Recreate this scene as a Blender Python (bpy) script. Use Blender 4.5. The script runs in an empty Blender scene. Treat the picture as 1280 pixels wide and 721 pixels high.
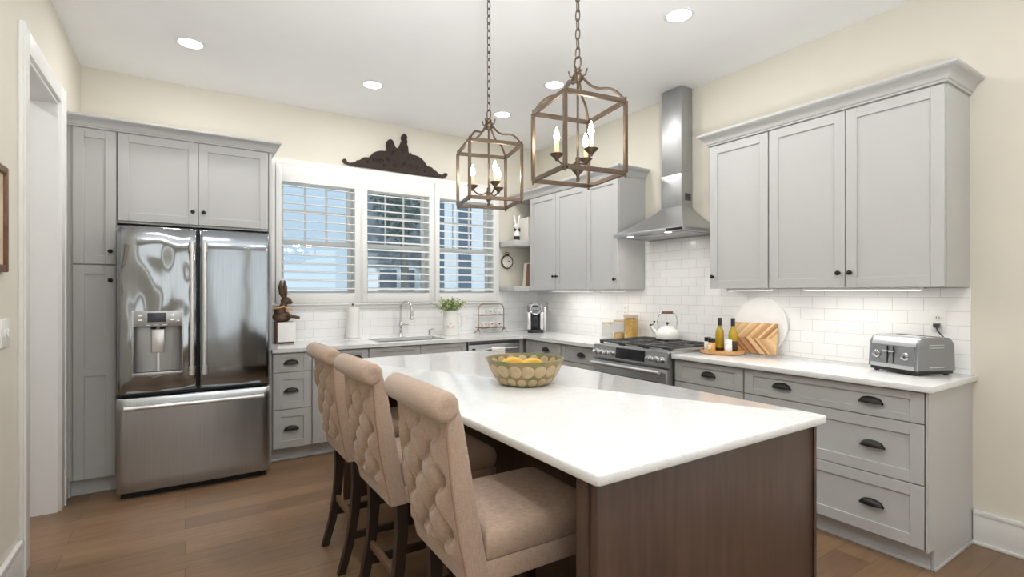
import bpy, bmesh, math, random
from mathutils import Vector, Matrix
random.seed(7)
R = math.radians
PI = math.pi
scn = bpy.context.scene
COL = scn.collection

# ------------------------------------------------------------------ camera
EYE = 1.3613
cam_data = bpy.data.cameras.new('camera')
cam_data.sensor_width = 36
cam_data.lens = 36 * 631.58 / 1280
cam_data.shift_y = 5.25 / 1280
cam_data.clip_start = 0.02
cam = bpy.data.objects.new('camera', cam_data)
COL.objects.link(cam)
cam.location = (0, 0, EYE)
cam.rotation_euler = (R(90), 0, R(-32.9))
scn.camera = cam

# ------------------------------------------------------------------ exposure, world, sun and fill lamps
scn.view_settings.view_transform = 'Standard'
scn.view_settings.look = 'None'
scn.view_settings.gamma = 1
scn.view_settings.use_curve_mapping = False
scn.view_settings.exposure = 0.0
scn.cycles.max_bounces = 10
scn.cycles.diffuse_bounces = 6
scn.cycles.glossy_bounces = 5
scn.cycles.transmission_bounces = 8
scn.cycles.transparent_max_bounces = 16
scn.cycles.sample_clamp_indirect = 6.0
scn.cycles.caustics_reflective = False
scn.cycles.caustics_refractive = False
scn.cycles.use_denoising = True

world = bpy.data.worlds.new('sky')
scn.world = world
world.use_nodes = True
wn, wl = world.node_tree.nodes, world.node_tree.links
wn.clear()
w_out = wn.new('ShaderNodeOutputWorld')
w_bg = wn.new('ShaderNodeBackground')
w_tc = wn.new('ShaderNodeTexCoord')
w_sep = wn.new('ShaderNodeSeparateXYZ')
w_ramp = wn.new('ShaderNodeValToRGB')
w_ramp.color_ramp.elements[0].position = 0.0
w_ramp.color_ramp.elements[0].color = (0.66, 0.82, 0.93, 1)
w_ramp.color_ramp.elements[1].position = 0.6
w_ramp.color_ramp.elements[1].color = (0.52, 0.70, 0.90, 1)
w_bg.inputs['Strength'].default_value = 1.0
wl.new(w_tc.outputs['Generated'], w_sep.inputs[0])
wl.new(w_sep.outputs['Z'], w_ramp.inputs[0])
wl.new(w_ramp.outputs[0], w_bg.inputs[0])
wl.new(w_bg.outputs[0], w_out.inputs[0])

# room constants (metres, eye above the origin, +Y to the window wall)
XL, XR = -0.667, 3.613
YB, YF = 5.014, -3.4
ZC = 3.089
XT = 2.965          # counter front edge on the range side
YT = 4.366          # counter front edge on the window side
CT = 0.914


def area_light(name, loc, rot, sx, sy, power, color=(1, 1, 1), shape='RECTANGLE', parent=None, spread=None):
    d = bpy.data.lights.new(name, 'AREA')
    d.shape = shape
    d.size = sx
    if shape in ('RECTANGLE', 'ELLIPSE'):
        d.size_y = sy
    d.energy = power
    d.color = color
    if spread is not None:
        d.spread = spread
    o = bpy.data.objects.new(name, d)
    COL.objects.link(o)
    o.location = loc
    o.rotation_euler = rot
    if parent:
        o.parent = parent
    return o


# added fill lamps standing in for assumed windows behind the camera
FILL_TINT = (0.88, 0.95, 1.0)
area_light('room_fill', (0.45, YF + 0.02, 1.5), (R(90), 0, 0), 1.5, 2.1, 14, FILL_TINT)
area_light('room_fill', (2.55, YF + 0.02, 1.5), (R(90), 0, 0), 1.5, 2.1, 14, FILL_TINT)
area_light('room_fill', (XL + 0.02, -1.6, 1.5), (R(90), 0, R(-90)), 1.5, 2.1, 19, FILL_TINT)
area_light('room_fill', (XR - 0.02, -1.6, 1.5), (R(90), 0, R(90)), 1.5, 2.1, 16, FILL_TINT)
# photographer's flash bounced off the ceiling behind the camera
area_light('bounce_flash', (0.1, -0.5, 1.1), (R(180 - 40), 0, R(-24)), 0.5, 0.5, 50, (0.90, 0.96, 1.0), spread=R(100))
sun_d = bpy.data.lights.new('sun', 'SUN')
sun_d.energy = 2.2
sun_d.angle = R(1)
sun_o = bpy.data.objects.new('sun', sun_d)
COL.objects.link(sun_o)
sun_o.rotation_euler = (R(50), 0, R(-20))

# ------------------------------------------------------------------ materials
MATS = {}


def srgb(r, g, b):
    def f(c):
        c /= 255.0
        return c / 12.92 if c <= 0.04045 else ((c + 0.055) / 1.055) ** 2.4
    return (f(r), f(g), f(b), 1)


class NT:
    def __init__(self, name):
        self.m = bpy.data.materials.new(name)
        self.m.use_nodes = True
        self.n = self.m.node_tree.nodes
        self.l = self.m.node_tree.links
        self.b = self.n['Principled BSDF']

    def new(self, t, **kw):
        nd = self.n.new(t)
        for k, v in kw.items():
            if hasattr(nd, k) and k not in nd.inputs:
                setattr(nd, k, v)
            else:
                nd.inputs[k].default_value = v
        return nd

    def link(self, a, b):
        self.l.new(a, b)

    def coords(self, scale=(1, 1, 1), rot=(0, 0, 0), kind='Object'):
        tc = self.new('ShaderNodeTexCoord')
        mp = self.new('ShaderNodeMapping')
        mp.inputs['Scale'].default_value = scale
        mp.inputs['Rotation'].default_value = rot
        self.link(tc.outputs[kind], mp.inputs[0])
        return mp.outputs[0]

    def noise(self, vec, scale, detail=3, rough=0.5):
        nz = self.new('ShaderNodeTexNoise')
        nz.inputs['Scale'].default_value = scale
        nz.inputs['Detail'].default_value = detail
        nz.inputs['Roughness'].default_value = rough
        self.link(vec, nz.inputs['Vector'])
        return nz.outputs['Fac']

    def ramp(self, fac, stops):
        r = self.new('ShaderNodeValToRGB')
        e = r.color_ramp.elements
        while len(e) < len(stops):
            e.new(0.5)
        for i, (p, c) in enumerate(stops):
            e[i].position = p
            e[i].color = c
        self.link(fac, r.inputs[0])
        return r.outputs[0]

    def bump(self, height, strength, dist=0.01):
        bp = self.new('ShaderNodeBump')
        bp.inputs['Strength'].default_value = strength
        bp.inputs['Distance'].default_value = dist
        self.link(height, bp.inputs['Height'])
        self.link(bp.outputs[0], self.b.inputs['Normal'])


def plain(name, col, rough=0.5, metal=0.0, var=0.03, nscale=6.0, bump=0.0, bscale=200, **extra):
    """principled material whose colour carries a light procedural variation"""
    t = NT(name)
    v = t.coords()
    f = t.noise(v, nscale, 3)
    lo = tuple(max(0, c * (1 - var)) for c in col[:3]) + (1,)
    hi = tuple(min(1, c * (1 + var)) for c in col[:3]) + (1,)
    t.link(t.ramp(f, [(0.3, lo), (0.7, hi)]), t.b.inputs['Base Color'])
    t.b.inputs['Roughness'].default_value = rough
    t.b.inputs['Metallic'].default_value = metal
    for k, val in extra.items():
        t.b.inputs[k].default_value = val
    if bump:
        t.bump(t.noise(v, bscale, 2), bump, 0.002)
    MATS[name] = t.m
    return t.m


M_WALL = plain('cream_wall_paint', srgb(219, 214, 201), 0.85, var=0.01, bump=0.05, bscale=300)
M_CEIL = plain('ceiling_paint', srgb(246, 246, 247), 0.9, var=0.008)
M_TRIM = plain('white_trim_paint', srgb(232, 232, 230), 0.4, var=0.01)
M_CAB = plain('grey_cabinet_paint', srgb(184, 184, 183), 0.42, var=0.012)
M_GRATE = plain('cast_iron_grey', srgb(86, 86, 86), 0.35, 0.4)
M_BLACK = plain('black_iron', srgb(28, 26, 25), 0.4, 0.3)
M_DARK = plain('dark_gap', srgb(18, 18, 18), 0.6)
M_RUBBER = plain('black_plastic', srgb(30, 30, 31), 0.35)
M_GREYPL = plain('grey_enamel', srgb(140, 142, 144), 0.3, 0.45, var=0.02)
M_WHITE = plain('white_ceramic', srgb(235, 234, 230), 0.15, var=0.01)
M_PAPER = plain('white_paper', srgb(240, 239, 236), 0.9, var=0.02, bump=0.2, bscale=120)
M_CHROME = plain('chrome', srgb(220, 220, 222), 0.12, 1.0, var=0.01)
M_STEELBAR = plain('satin_steel_bar', srgb(222, 222, 222), 0.3, 0.75, var=0.02)
M_BRONZE = plain('dark_bronze', srgb(88, 66, 50), 0.5, 0.35, var=0.25, nscale=18)
M_BRASS = plain('antique_brass', srgb(92, 78, 66), 0.40, 0.75, var=0.12, nscale=14)
M_COPPER = plain('copper_wire', srgb(150, 125, 110), 0.35, 0.7, var=0.1)
M_CARVE = plain('carved_dark_wood', srgb(44, 31, 23), 0.7, var=0.4, nscale=30, bump=1.0, bscale=45)
M_LEGWOOD = plain('espresso_wood', srgb(46, 33, 26), 0.45, var=0.2, nscale=12)
M_STRETCH = plain('worn_brown_stretcher', srgb(104, 78, 58), 0.5, var=0.15, nscale=12)
M_SCREEN = plain('dark_display', srgb(28, 28, 33), 0.12)
M_SLATE = plain('slate_display', srgb(62, 62, 70), 0.2)
M_TOWEL = plain('white_cotton', srgb(232, 230, 226), 0.95, var=0.04, bump=0.5, bscale=250)
M_PLATE = plain('white_plastic', srgb(238, 238, 236), 0.35, var=0.005)
M_LID = plain('pale_wood_lid', srgb(198, 172, 138), 0.55, var=0.08, nscale=20)
M_PASTA = plain('golden_pasta', srgb(236, 184, 92), 0.7, var=0.25, nscale=60, bump=0.6, bscale=90)
M_CRACKER = plain('toasted_cereal', srgb(222, 180, 112), 0.7, var=0.25, nscale=60, bump=0.6, bscale=70)
M_OIL = plain('olive_oil', srgb(168, 140, 30), 0.12, var=0.15, nscale=8)
M_VINEGAR = plain('dark_label', srgb(58, 40, 24), 0.4, var=0.2, nscale=30)
M_BANANA = plain('banana_skin', srgb(222, 178, 62), 0.5, var=0.12, nscale=20)
M_LEAF = plain('fresh_leaf', srgb(126, 150, 76), 0.5, var=0.4, nscale=25)
M_LEAF2 = plain('pale_blossom', srgb(214, 222, 170), 0.6, var=0.12, nscale=25)
M_FACE = plain('clock_face', srgb(236, 232, 222), 0.5, var=0.02)
M_BOOKW = plain('white_book_cover', srgb(228, 224, 216), 0.6)
M_BOOKB = plain('brown_book_cover', srgb(122, 88, 68), 0.6)
M_BOOKD = plain('dark_book_cover', srgb(54, 46, 44), 0.6)
M_PINK = plain('pink_ear', srgb(222, 190, 176), 0.7)
M_RED = plain('red_glaze', srgb(176, 52, 42), 0.3)
M_RIBBON = plain('tan_ribbon', srgb(208, 166, 120), 0.7)
M_MAT = plain('framed_print_tan', srgb(206, 190, 168), 0.7, var=0.15, nscale=10)
M_SIDING = plain('white_house_siding', srgb(236, 238, 240), 0.8)
M_HOUSEWIN = plain('neighbour_dark_glass', srgb(96, 110, 126), 0.2)
M_SHINGLE = plain('grey_shingle', srgb(132, 140, 146), 0.9, var=0.25, nscale=5)
M_BARK = plain('grey_bark', srgb(112, 112, 108), 0.9, var=0.3)
M_GRASS = plain('lawn', srgb(120, 130, 96), 0.9, var=0.2)
M_TREELEAF = plain('tree_leaf', srgb(120, 134, 132), 0.8, var=0.3)
M_MARBLE = plain('white_marble_board', srgb(238, 238, 238), 0.2, var=0.05, nscale=5)


def steel(name, rot_vertical=True, wav=0.0, rough=0.42, col=(182, 183, 184)):
    t = NT(name)
    s = (90, 90, 1.2) if rot_vertical else (1.2, 1.2, 120)
    v = t.coords(scale=s)
    f = t.noise(v, 3, 2)
    c = srgb(*col)
    t.link(t.ramp(f, [(0.3, tuple(x * 0.93 for x in c[:3]) + (1,)), (0.7, tuple(min(1, x * 1.05) for x in c[:3]) + (1,))]), t.b.inputs['Base Color'])
    t.b.inputs['Metallic'].default_value = 1.0
    t.b.inputs['Roughness'].default_value = rough
    t.b.inputs['Anisotropic'].default_value = 0.3
    if wav:
        v2 = t.coords(scale=(1, 1, 0.55))
        t.bump(t.noise(v2, 4.2, 1), wav, 0.05)
    return t.m


M_STEEL = steel('brushed_steel')
M_STEELH = steel('brushed_steel_horizontal', False, 0, 0.38, (186, 187, 188))
M_FRIDGE = steel('fridge_steel_wavy', True, 0.75, 0.10, (150, 153, 156))
M_FRIDGE_R = steel('fridge_steel_flat', True, 0.16, 0.14, (146, 151, 156))
M_FRIDGE_B = steel('fridge_drawer_steel', True, 0.10, 0.28, (176, 179, 182))


def mk_floor():
    t = NT('hardwood_planks')
    v = t.coords()
    br = t.new('ShaderNodeTexBrick')
    br.offset = 0.37
    br.inputs['Scale'].default_value = 1.0
    br.inputs['Brick Width'].default_value = 1.45
    br.inputs['Row Height'].default_value = 0.165
    br.inputs['Mortar Size'].default_value = 0.0012
    br.inputs['Mortar Smooth'].default_value = 0.2
    br.inputs['Bias'].default_value = 0.0
    br.inputs['Color1'].default_value = srgb(143, 115, 88)
    br.inputs['Color2'].default_value = srgb(118, 93, 71)
    br.inputs['Mortar'].default_value = srgb(84, 60, 44)
    t.link(v, br.inputs['Vector'])
    g = t.noise(t.coords(scale=(1.6, 18, 1)), 2.2, 6, 0.65)
    mix = t.new('ShaderNodeMix', data_type='RGBA', blend_type='MULTIPLY')
    mix.inputs[0].default_value = 0.75
    t.link(br.outputs['Color'], mix.inputs[6])
    t.link(t.ramp(g, [(0.25, (0.66, 0.62, 0.58, 1)), (0.7, (1.08, 1.06, 1.04, 1))]), mix.inputs[7])
    b = t.noise(t.coords(scale=(1, 2.4, 1)), 1.6, 3)
    mix2 = t.new('ShaderNodeMix', data_type='RGBA', blend_type='MULTIPLY')
    mix2.inputs[0].default_value = 0.6
    t.link(mix.outputs[2], mix2.inputs[6])
    t.link(t.ramp(b, [(0.3, (0.78, 0.76, 0.74, 1)), (0.7, (1.1, 1.1, 1.1, 1))]), mix2.inputs[7])
    t.link(mix2.outputs[2], t.b.inputs['Base Color'])
    t.b.inputs['Roughness'].default_value = 0.36
    t.bump(g, 0.08, 0.004)
    return t.m


M_FLOOR = mk_floor()


def mk_tile(name, rot):
    t = NT(name)
    tc = t.new('ShaderNodeTexCoord')
    sp = t.new('ShaderNodeSeparateXYZ')
    cb = t.new('ShaderNodeCombineXYZ')
    t.link(tc.outputs['Object'], sp.inputs[0])
    t.link(sp.outputs['Y' if rot else 'X'], cb.inputs[0])
    t.link(sp.outputs['Z'], cb.inputs[1])
    br = t.new('ShaderNodeTexBrick')
    br.inputs['Scale'].default_value = 1.0
    br.inputs['Brick Width'].default_value = 0.1555
    br.inputs['Row Height'].default_value = 0.0785
    br.inputs['Mortar Size'].default_value = 0.0016
    br.inputs['Mortar Smooth'].default_value = 0.1
    br.inputs['Color1'].default_value = srgb(246, 246, 246)
    br.inputs['Color2'].default_value = srgb(243, 243, 243)
    br.inputs['Mortar'].default_value = srgb(216, 216, 214)
    t.link(cb.outputs[0], br.inputs['Vector'])
    t.link(br.outputs['Color'], t.b.inputs['Base Color'])
    t.b.inputs['Roughness'].default_value = 0.16
    inv = t.new('ShaderNodeMath', operation='SUBTRACT')
    inv.inputs[0].default_value = 1.0
    t.link(br.outputs['Fac'], inv.inputs[1])
    t.bump(inv.outputs[0], 0.35, 0.003)
    return t.m


M_TILE_B = mk_tile('subway_tile', False)
M_TILE_R = mk_tile('subway_tile_range', True)


def mk_quartz():
    t = NT('white_quartz')
    v = t.coords()
    wob = t.noise(v, 3, 4)
    vein = t.noise(t.coords(scale=(1, 1.6, 1)), 5.5, 8, 0.72)
    c = t.ramp(vein, [(0.40, srgb(229, 230, 230)), (0.497, srgb(228, 229, 229)), (0.503, srgb(213, 214, 214)), (0.52, srgb(229, 230, 230))])
    mix = t.new('ShaderNodeMix', data_type='RGBA', blend_type='MULTIPLY')
    mix.inputs[0].default_value = 0.5
    t.link(c, mix.inputs[6])
    t.link(t.ramp(wob, [(0.3, (0.98, 0.98, 0.98, 1)), (0.7, (1, 1, 1, 1))]), mix.inputs[7])
    t.link(mix.outputs[2], t.b.inputs['Base Color'])
    t.b.inputs['Roughness'].default_value = 0.07
    return t.m


M_QUARTZ = mk_quartz()


def mk_walnut(name, c1, c2, scale=(14, 14, 1.1)):
    t = NT(name)
    g = t.noise(t.coords(scale=scale), 2.4, 6, 0.6)
    t.link(t.ramp(g, [(0.28, srgb(*c1)), (0.72, srgb(*c2))]), t.b.inputs['Base Color'])
    t.b.inputs['Roughness'].default_value = 0.4
    t.bump(g, 0.06, 0.003)
    return t.m


M_WALNUT = mk_walnut('island_walnut', (60, 43, 34), (82, 60, 48))
M_TRAYWOOD = mk_walnut('tray_wood', (178, 128, 82), (204, 156, 104), (6, 30, 1))


def mk_fabric():
    t = NT('beige_linen')
    v = t.coords()
    a = t.noise(t.coords(scale=(30, 30, 420)), 2.0, 2)
    b = t.noise(t.coords(scale=(420, 420, 30)), 2.0, 2)
    ad = t.new('ShaderNodeMath', operation='ADD')
    t.link(a, ad.inputs[0])
    t.link(b, ad.inputs[1])
    hf = t.new('ShaderNodeMath', operation='MULTIPLY')
    hf.inputs[1].default_value = 0.5
    t.link(ad.outputs[0], hf.inputs[0])
    t.link(t.ramp(hf.outputs[0], [(0.35, srgb(150, 127, 110)), (0.65, srgb(180, 156, 138))]), t.b.inputs['Base Color'])
    t.b.inputs['Roughness'].default_value = 0.9
    t.b.inputs['Sheen Weight'].default_value = 0.25
    t.bump(hf.outputs[0], 0.25, 0.003)
    return t.m


M_FABRIC = mk_fabric()
M_PIPING = plain('linen_piping', srgb(150, 120, 100), 0.9)


def mk_chevron():
    t = NT('chevron_wood')
    tc = t.new('ShaderNodeTexCoord')
    sp = t.new('ShaderNodeSeparateXYZ')
    t.link(tc.outputs['Object'], sp.inputs[0])
    # v-shaped stripes: along X, bent about the board's mid height
    ab = t.new('ShaderNodeMath', operation='ABSOLUTE')
    sb = t.new('ShaderNodeMath', operation='SUBTRACT')
    sb.inputs[1].default_value = 0.1125
    t.link(sp.outputs['Z'], sb.inputs[0])
    t.link(sb.outputs[0], ab.inputs[0])
    ad = t.new('ShaderNodeMath', operation='ADD')
    ad.operation = 'SUBTRACT'
    t.link(sp.outputs['X'], ad.inputs[0])
    t.link(ab.outputs[0], ad.inputs[1])
    dv = t.new('ShaderNodeMath', operation='DIVIDE')
    dv.inputs[1].default_value = 0.021
    t.link(ad.outputs[0], dv.inputs[0])
    fl = t.new('ShaderNodeMath', operation='FLOOR')
    t.link(dv.outputs[0], fl.inputs[0])
    cmb = t.new('ShaderNodeCombineXYZ')
    t.link(fl.outputs[0], cmb.inputs[0])
    sg = t.new('ShaderNodeMath', operation='SIGN')
    t.link(sb.outputs[0], sg.inputs[0])
    t.link(sg.outputs[0], cmb.inputs[1])
    wnz = t.new('ShaderNodeTexWhiteNoise', noise_dimensions='3D')
    t.link(cmb.outputs[0], wnz.inputs['Vector'])
    t.link(t.ramp(wnz.outputs['Value'], [(0.0, srgb(150, 104, 66)), (0.3, srgb(196, 152, 104)), (0.65, srgb(226, 194, 148)), (1.0, srgb(204, 168, 124))]), t.b.inputs['Base Color'])
    t.b.inputs['Roughness'].default_value = 0.5
    return t.m


M_CHEVRON = mk_chevron()


def glass(name, col=(1, 1, 1, 1), fac=0.06):
    """thin clear pane: straight-through with a faint mirror"""
    t = NT(name)
    t.n.remove(t.b)
    out = t.n['Material Output']
    tr = t.new('ShaderNodeBsdfTransparent')
    tr.inputs[0].default_value = col
    gl = t.new('ShaderNodeBsdfGlossy')
    gl.inputs['Roughness'].default_value = 0.02
    mx = t.new('ShaderNodeMixShader')
    lw = t.new('ShaderNodeLayerWeight')
    lw.inputs[0].default_value = 0.5
    pw = t.new('ShaderNodeMath', operation='POWER')
    pw.inputs[1].default_value = 4.0
    t.link(lw.outputs['Facing'], pw.inputs[0])
    ma = t.new('ShaderNodeMath', operation='MULTIPLY_ADD')
    ma.inputs[1].default_value = 0.6
    ma.inputs[2].default_value = fac
    t.link(pw.outputs[0], ma.inputs[0])
    t.link(ma.outputs[0], mx.inputs[0])
    t.link(tr.outputs[0], mx.inputs[1])
    t.link(gl.outputs[0], mx.inputs[2])
    t.link(mx.outputs[0], out.inputs[0])
    return t.m


M_GLASS = glass('window_glass', (0.93, 0.97, 1.0, 1))
M_JAR = glass('jar_glass', (0.95, 0.95, 0.94, 1))


def emit(name, col, s):
    t = NT(name)
    t.b.inputs['Base Color'].default_value = col
    t.b.inputs['Emission Color'].default_value = col
    t.b.inputs['Emission Strength'].default_value = s
    return t.m


M_LENS = emit('lit_lens', (1, 0.98, 0.94, 1), 6)
M_BULB = emit('lit_bulb', (1, 0.91, 0.76, 1), 40)
M_STRIP = emit('lit_strip', (1, 0.97, 0.92, 1), 1.6)


def mk_bowl():
    t = NT('painted_bowl_glaze')
    # slices are separate discs in the mesh; the ground is mottled green and tan
    f = t.noise(t.coords(), 14, 4)
    t.link(t.ramp(f, [(0.35, srgb(98, 106, 54)), (0.5, srgb(124, 112, 68)), (0.7, srgb(140, 116, 80))]), t.b.inputs['Base Color'])
    t.b.inputs['Roughness'].default_value = 0.35
    return t.m


M_BOWL = mk_bowl()
M_SLICE = plain('bamboo_slice', srgb(172, 150, 116), 0.4, var=0.12, nscale=40)

# ------------------------------------------------------------------ mesh helpers


class MB:
    def __init__(self):
        self.bm = bmesh.new()

    def box(self, x0, x1, y0, y1, z0, z1, bev=0.0, seg=2):
        vs = [self.bm.verts.new(p) for p in ((x0, y0, z0), (x1, y0, z0), (x1, y1, z0), (x0, y1, z0), (x0, y0, z1), (x1, y0, z1), (x1, y1, z1), (x0, y1, z1))]
        fs = [self.bm.faces.new([vs[i] for i in f]) for f in ((0, 3, 2, 1), (4, 5, 6, 7), (0, 1, 5, 4), (1, 2, 6, 5), (2, 3, 7, 6), (3, 0, 4, 7))]
        if bev > 0:
            es = list({e for f in fs for e in f.edges})
            bmesh.ops.bevel(self.bm, geom=es, offset=bev, segments=seg, affect='EDGES', profile=0.5)
        return self

    def frustum(self, b0, b1):
        """b = (x0,x1,y0,y1,z) bottom and top rectangles"""
        vs = []
        for (x0, x1, y0, y1, z) in (b0, b1):
            vs += [self.bm.verts.new(p) for p in ((x0, y0, z), (x1, y0, z), (x1, y1, z), (x0, y1, z))]
        for f in ((0, 3, 2, 1), (4, 5, 6, 7), (0, 1, 5, 4), (1, 2, 6, 5), (2, 3, 7, 6), (3, 0, 4, 7)):
            self.bm.faces.new([vs[i] for i in f])
        return self

    def rings(self, rings, cap0=True, cap1=True, closed=False):
        vr = [[self.bm.verts.new(p) for p in r] for r in rings]
        n = len(vr[0])
        pairs = list(zip(vr, vr[1:]))
        if closed:
            pairs.append((vr[-1], vr[0]))
        for a, b in pairs:
            for i in range(n):
                j = (i + 1) % n
                self.bm.faces.new((a[i], a[j], b[j], b[i]))
        if not closed:
            if cap0:
                self.bm.faces.new(list(reversed(vr[0])))
            if cap1:
                self.bm.faces.new(vr[-1])
        return self

    def lathe(self, prof, c=(0, 0, 0), n=24, axis='Z', mat=None):
        """prof: list of (r, h); closed at the ends when r ~ 0"""
        rings = []
        for r, hgt in prof:
            ring = []
            rr = max(r, 1e-4)
            for i in range(n):
                a = 2 * PI * i / n
                p = Vector((rr * math.cos(a), rr * math.sin(a), hgt))
                if axis == 'X':
                    p = Vector((p.z, p.x, p.y))
                elif axis == 'Y':
                    p = Vector((p.y, p.z, p.x))
                if mat is not None:
                    p = mat @ p
                ring.append(p + Vector(c))
            rings.append(ring)
        return self.rings(rings)

    def cyl(self, a, b, r, n=16, r2=None):
        a, b = Vector(a), Vector(b)
        return self.tube([a, b], r, n, r2)

    def tube(self, pts, r, n=10, r2=None, closed=False, radii=None, flat=None):
        pts = [Vector(p) for p in pts]
        m = len(pts)
        rings = []
        up = None
        for i, p in enumerate(pts):
            if closed:
                t = (pts[(i + 1) % m] - pts[i - 1])
            else:
                t = pts[min(i + 1, m - 1)] - pts[max(i - 1, 0)]
            t.normalize()
            if up is None:
                up = Vector((0, 0, 1)) if abs(t.z) < 0.9 else Vector((1, 0, 0))
            s = t.cross(up)
            s.normalize()
            u = s.cross(t)
            u.normalize()
            up = u
            rr = radii[i] if radii else (r if r2 is None else r + (r2 - r) * i / (m - 1))
            ring = []
            for k in range(n):
                a = 2 * PI * (k + 0.5) / n
                ca, sa = math.cos(a) * rr, math.sin(a) * rr
                if flat:
                    ca *= flat
                ring.append(p + s * ca + u * sa)
            rings.append(ring)
        return self.rings(rings, closed=closed)

    def bar(self, pts, w, d):
        """square-section bar through points (width along the horizontal side, depth along the other)"""
        pts = [Vector(p) for p in pts]
        m = len(pts)
        rings = []
        up = None
        for i, p in enumerate(pts):
            t = pts[min(i + 1, m - 1)] - pts[max(i - 1, 0)]
            t.normalize()
            if up is None:
                up = Vector((0, 0, 1)) if abs(t.z) < 0.9 else Vector((1, 0, 0))
            s = t.cross(up)
            s.normalize()
            u = s.cross(t)
            u.normalize()
            up = u
            rings.append([p + s * (w / 2) * a + u * (d / 2) * b for a, b in ((-1, -1), (1, -1), (1, 1), (-1, 1))])
        return self.rings(rings)

    def prism(self, poly, y0, y1, bev=0.0):
        """polygon in XZ extruded along Y"""
        a = [self.bm.verts.new((x, y0, z)) for x, z in poly]
        b = [self.bm.verts.new((x, y1, z)) for x, z in poly]
        f0 = self.bm.faces.new(a)
        f1 = self.bm.faces.new(list(reversed(b)))
        n = len(poly)
        for i in range(n):
            j = (i + 1) % n
            self.bm.faces.new((a[j], a[i], b[i], b[j]))
        if bev:
            es = list(set(f0.edges) | set(f1.edges))
            bmesh.ops.bevel(self.bm, geom=es, offset=bev, segments=2, affect='EDGES', profile=0.5)
        return self

    def sphere(self, c, r, sx=1, sy=1, sz=1, n=16, mat=None):
        rings = []
        m = max(6, n // 2 + 2)
        for i in range(m + 1):
            th = PI * i / m
            ring = []
            for k in range(n):
                a = 2 * PI * k / n
                rr = max(math.sin(th), 1e-3)
                p = Vector((r * rr * math.cos(a) * sx, r * rr * math.sin(a) * sy, -r * math.cos(th) * sz))
                if mat is not None:
                    p = mat @ p
                ring.append(p + Vector(c))
            rings.append(ring)
        return self.rings(rings)

    def grid(self, nu, nv, fn):
        vs = [[self.bm.verts.new(fn(i / nu, j / nv)) for j in range(nv + 1)] for i in range(nu + 1)]
        for i in range(nu):
            for j in range(nv):
                self.bm.faces.new((vs[i][j], vs[i + 1][j], vs[i + 1][j + 1], vs[i][j + 1]))
        return self

    def rot(self, mat):
        bmesh.ops.transform(self.bm, matrix=mat, verts=self.bm.verts)
        return self

    def build(self, name, mat, parent=None, angle=40, smooth=True, label=None):
        bmesh.ops.recalc_face_normals(self.bm, faces=self.bm.faces)
        me = bpy.data.meshes.new(name)
        self.bm.to_mesh(me)
        self.bm.free()
        if smooth:
            for p in me.polygons:
                p.use_smooth = True
            try:
                me.set_sharp_from_angle(angle=R(angle))
            except Exception:
                pass
        me.materials.append(mat)
        o = bpy.data.objects.new(name, me)
        COL.objects.link(o)
        if parent:
            o.parent = parent
        if label:
            o['label'] = label
        return o


def tag(o, label, cat, group=None):
    o['label'] = label
    o['category'] = cat
    if group:
        o['group'] = group
    return o


def thing(name, label, cat, loc=(0, 0, 0), rz=0, group=None):
    o = bpy.data.objects.new(name, None)
    o.empty_display_size = 0.1
    COL.objects.link(o)
    o.location = loc
    o.rotation_euler = (0, 0, rz)
    return tag(o, label, cat, group)


def struct(mb, name, mat, parent=None, **kw):
    o = mb.build(name, mat, parent, **kw)
    if parent is None:
        o['kind'] = 'structure'
    return o


def copy_tree(o, parent=None):
    c = o.copy()
    COL.objects.link(c)
    if parent:
        c.parent = parent
    for ch in list(o.children):
        copy_tree(ch, c)
    return c


# ------------------------------------------------------------------ setting
struct(MB().box(XL - 2.0, XR + 0.3, YF - 0.2, YB + 0.25, -0.12, 0), 'floor', M_FLOOR)
struct(MB().box(XL - 2.0, XR + 0.3, YF - 0.2, YB + 0.25, ZC, ZC + 0.12), 'ceiling', M_CEIL)
# right wall, solid along the range
struct(MB().box(XR, XR + 0.14, YF - 0.2, YB + 0.25, 0, ZC), 'wall_right', M_WALL)
# left wall with the tall cased opening
DY0, DY1, DZ = 3.41, 4.18, 2.55
m = MB()
m.box(XL - 0.13, XL, YF - 0.2, DY0, 0, ZC)
m.box(XL - 0.13, XL, DY1, YB, 0, ZC)
m.box(XL - 0.13, XL, DY0, DY1, DZ, ZC)
struct(m, 'wall_left', M_WALL)
# room beyond the opening
m = MB()
m.box(XL - 2.0, XL - 1.9, 2.6, YB, 0, ZC)
m.box(XL - 1.9, XL - 0.13, 2.6, 2.7, 0, ZC)
struct(m, 'wall_hall', M_TRIM)
# wall behind the camera
struct(MB().box(XL - 0.13, XR, YF - 0.14, YF, 0, ZC), 'wall_front', M_WALL)
# window wall with three openings
WZ0, WZ1 = 1.315, 2.44
WOP = [(0.715, 1.410), (1.500, 2.195), (2.275, 2.985)]
m = MB()
y0, y1 = YB, YB + 0.16
m.box(XL - 2.0, XR, y0, y1, 0, WZ0)
m.box(XL - 2.0, XR, y0, y1, WZ1, ZC)
xs = [XL - 2.0] + [v for p in WOP for v in p] + [XR]
for i in range(0, len(xs), 2):
    m.box(xs[i], xs[i + 1], y0, y1, WZ0, WZ1)
struct(m, 'wall_back', M_WALL)

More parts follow.
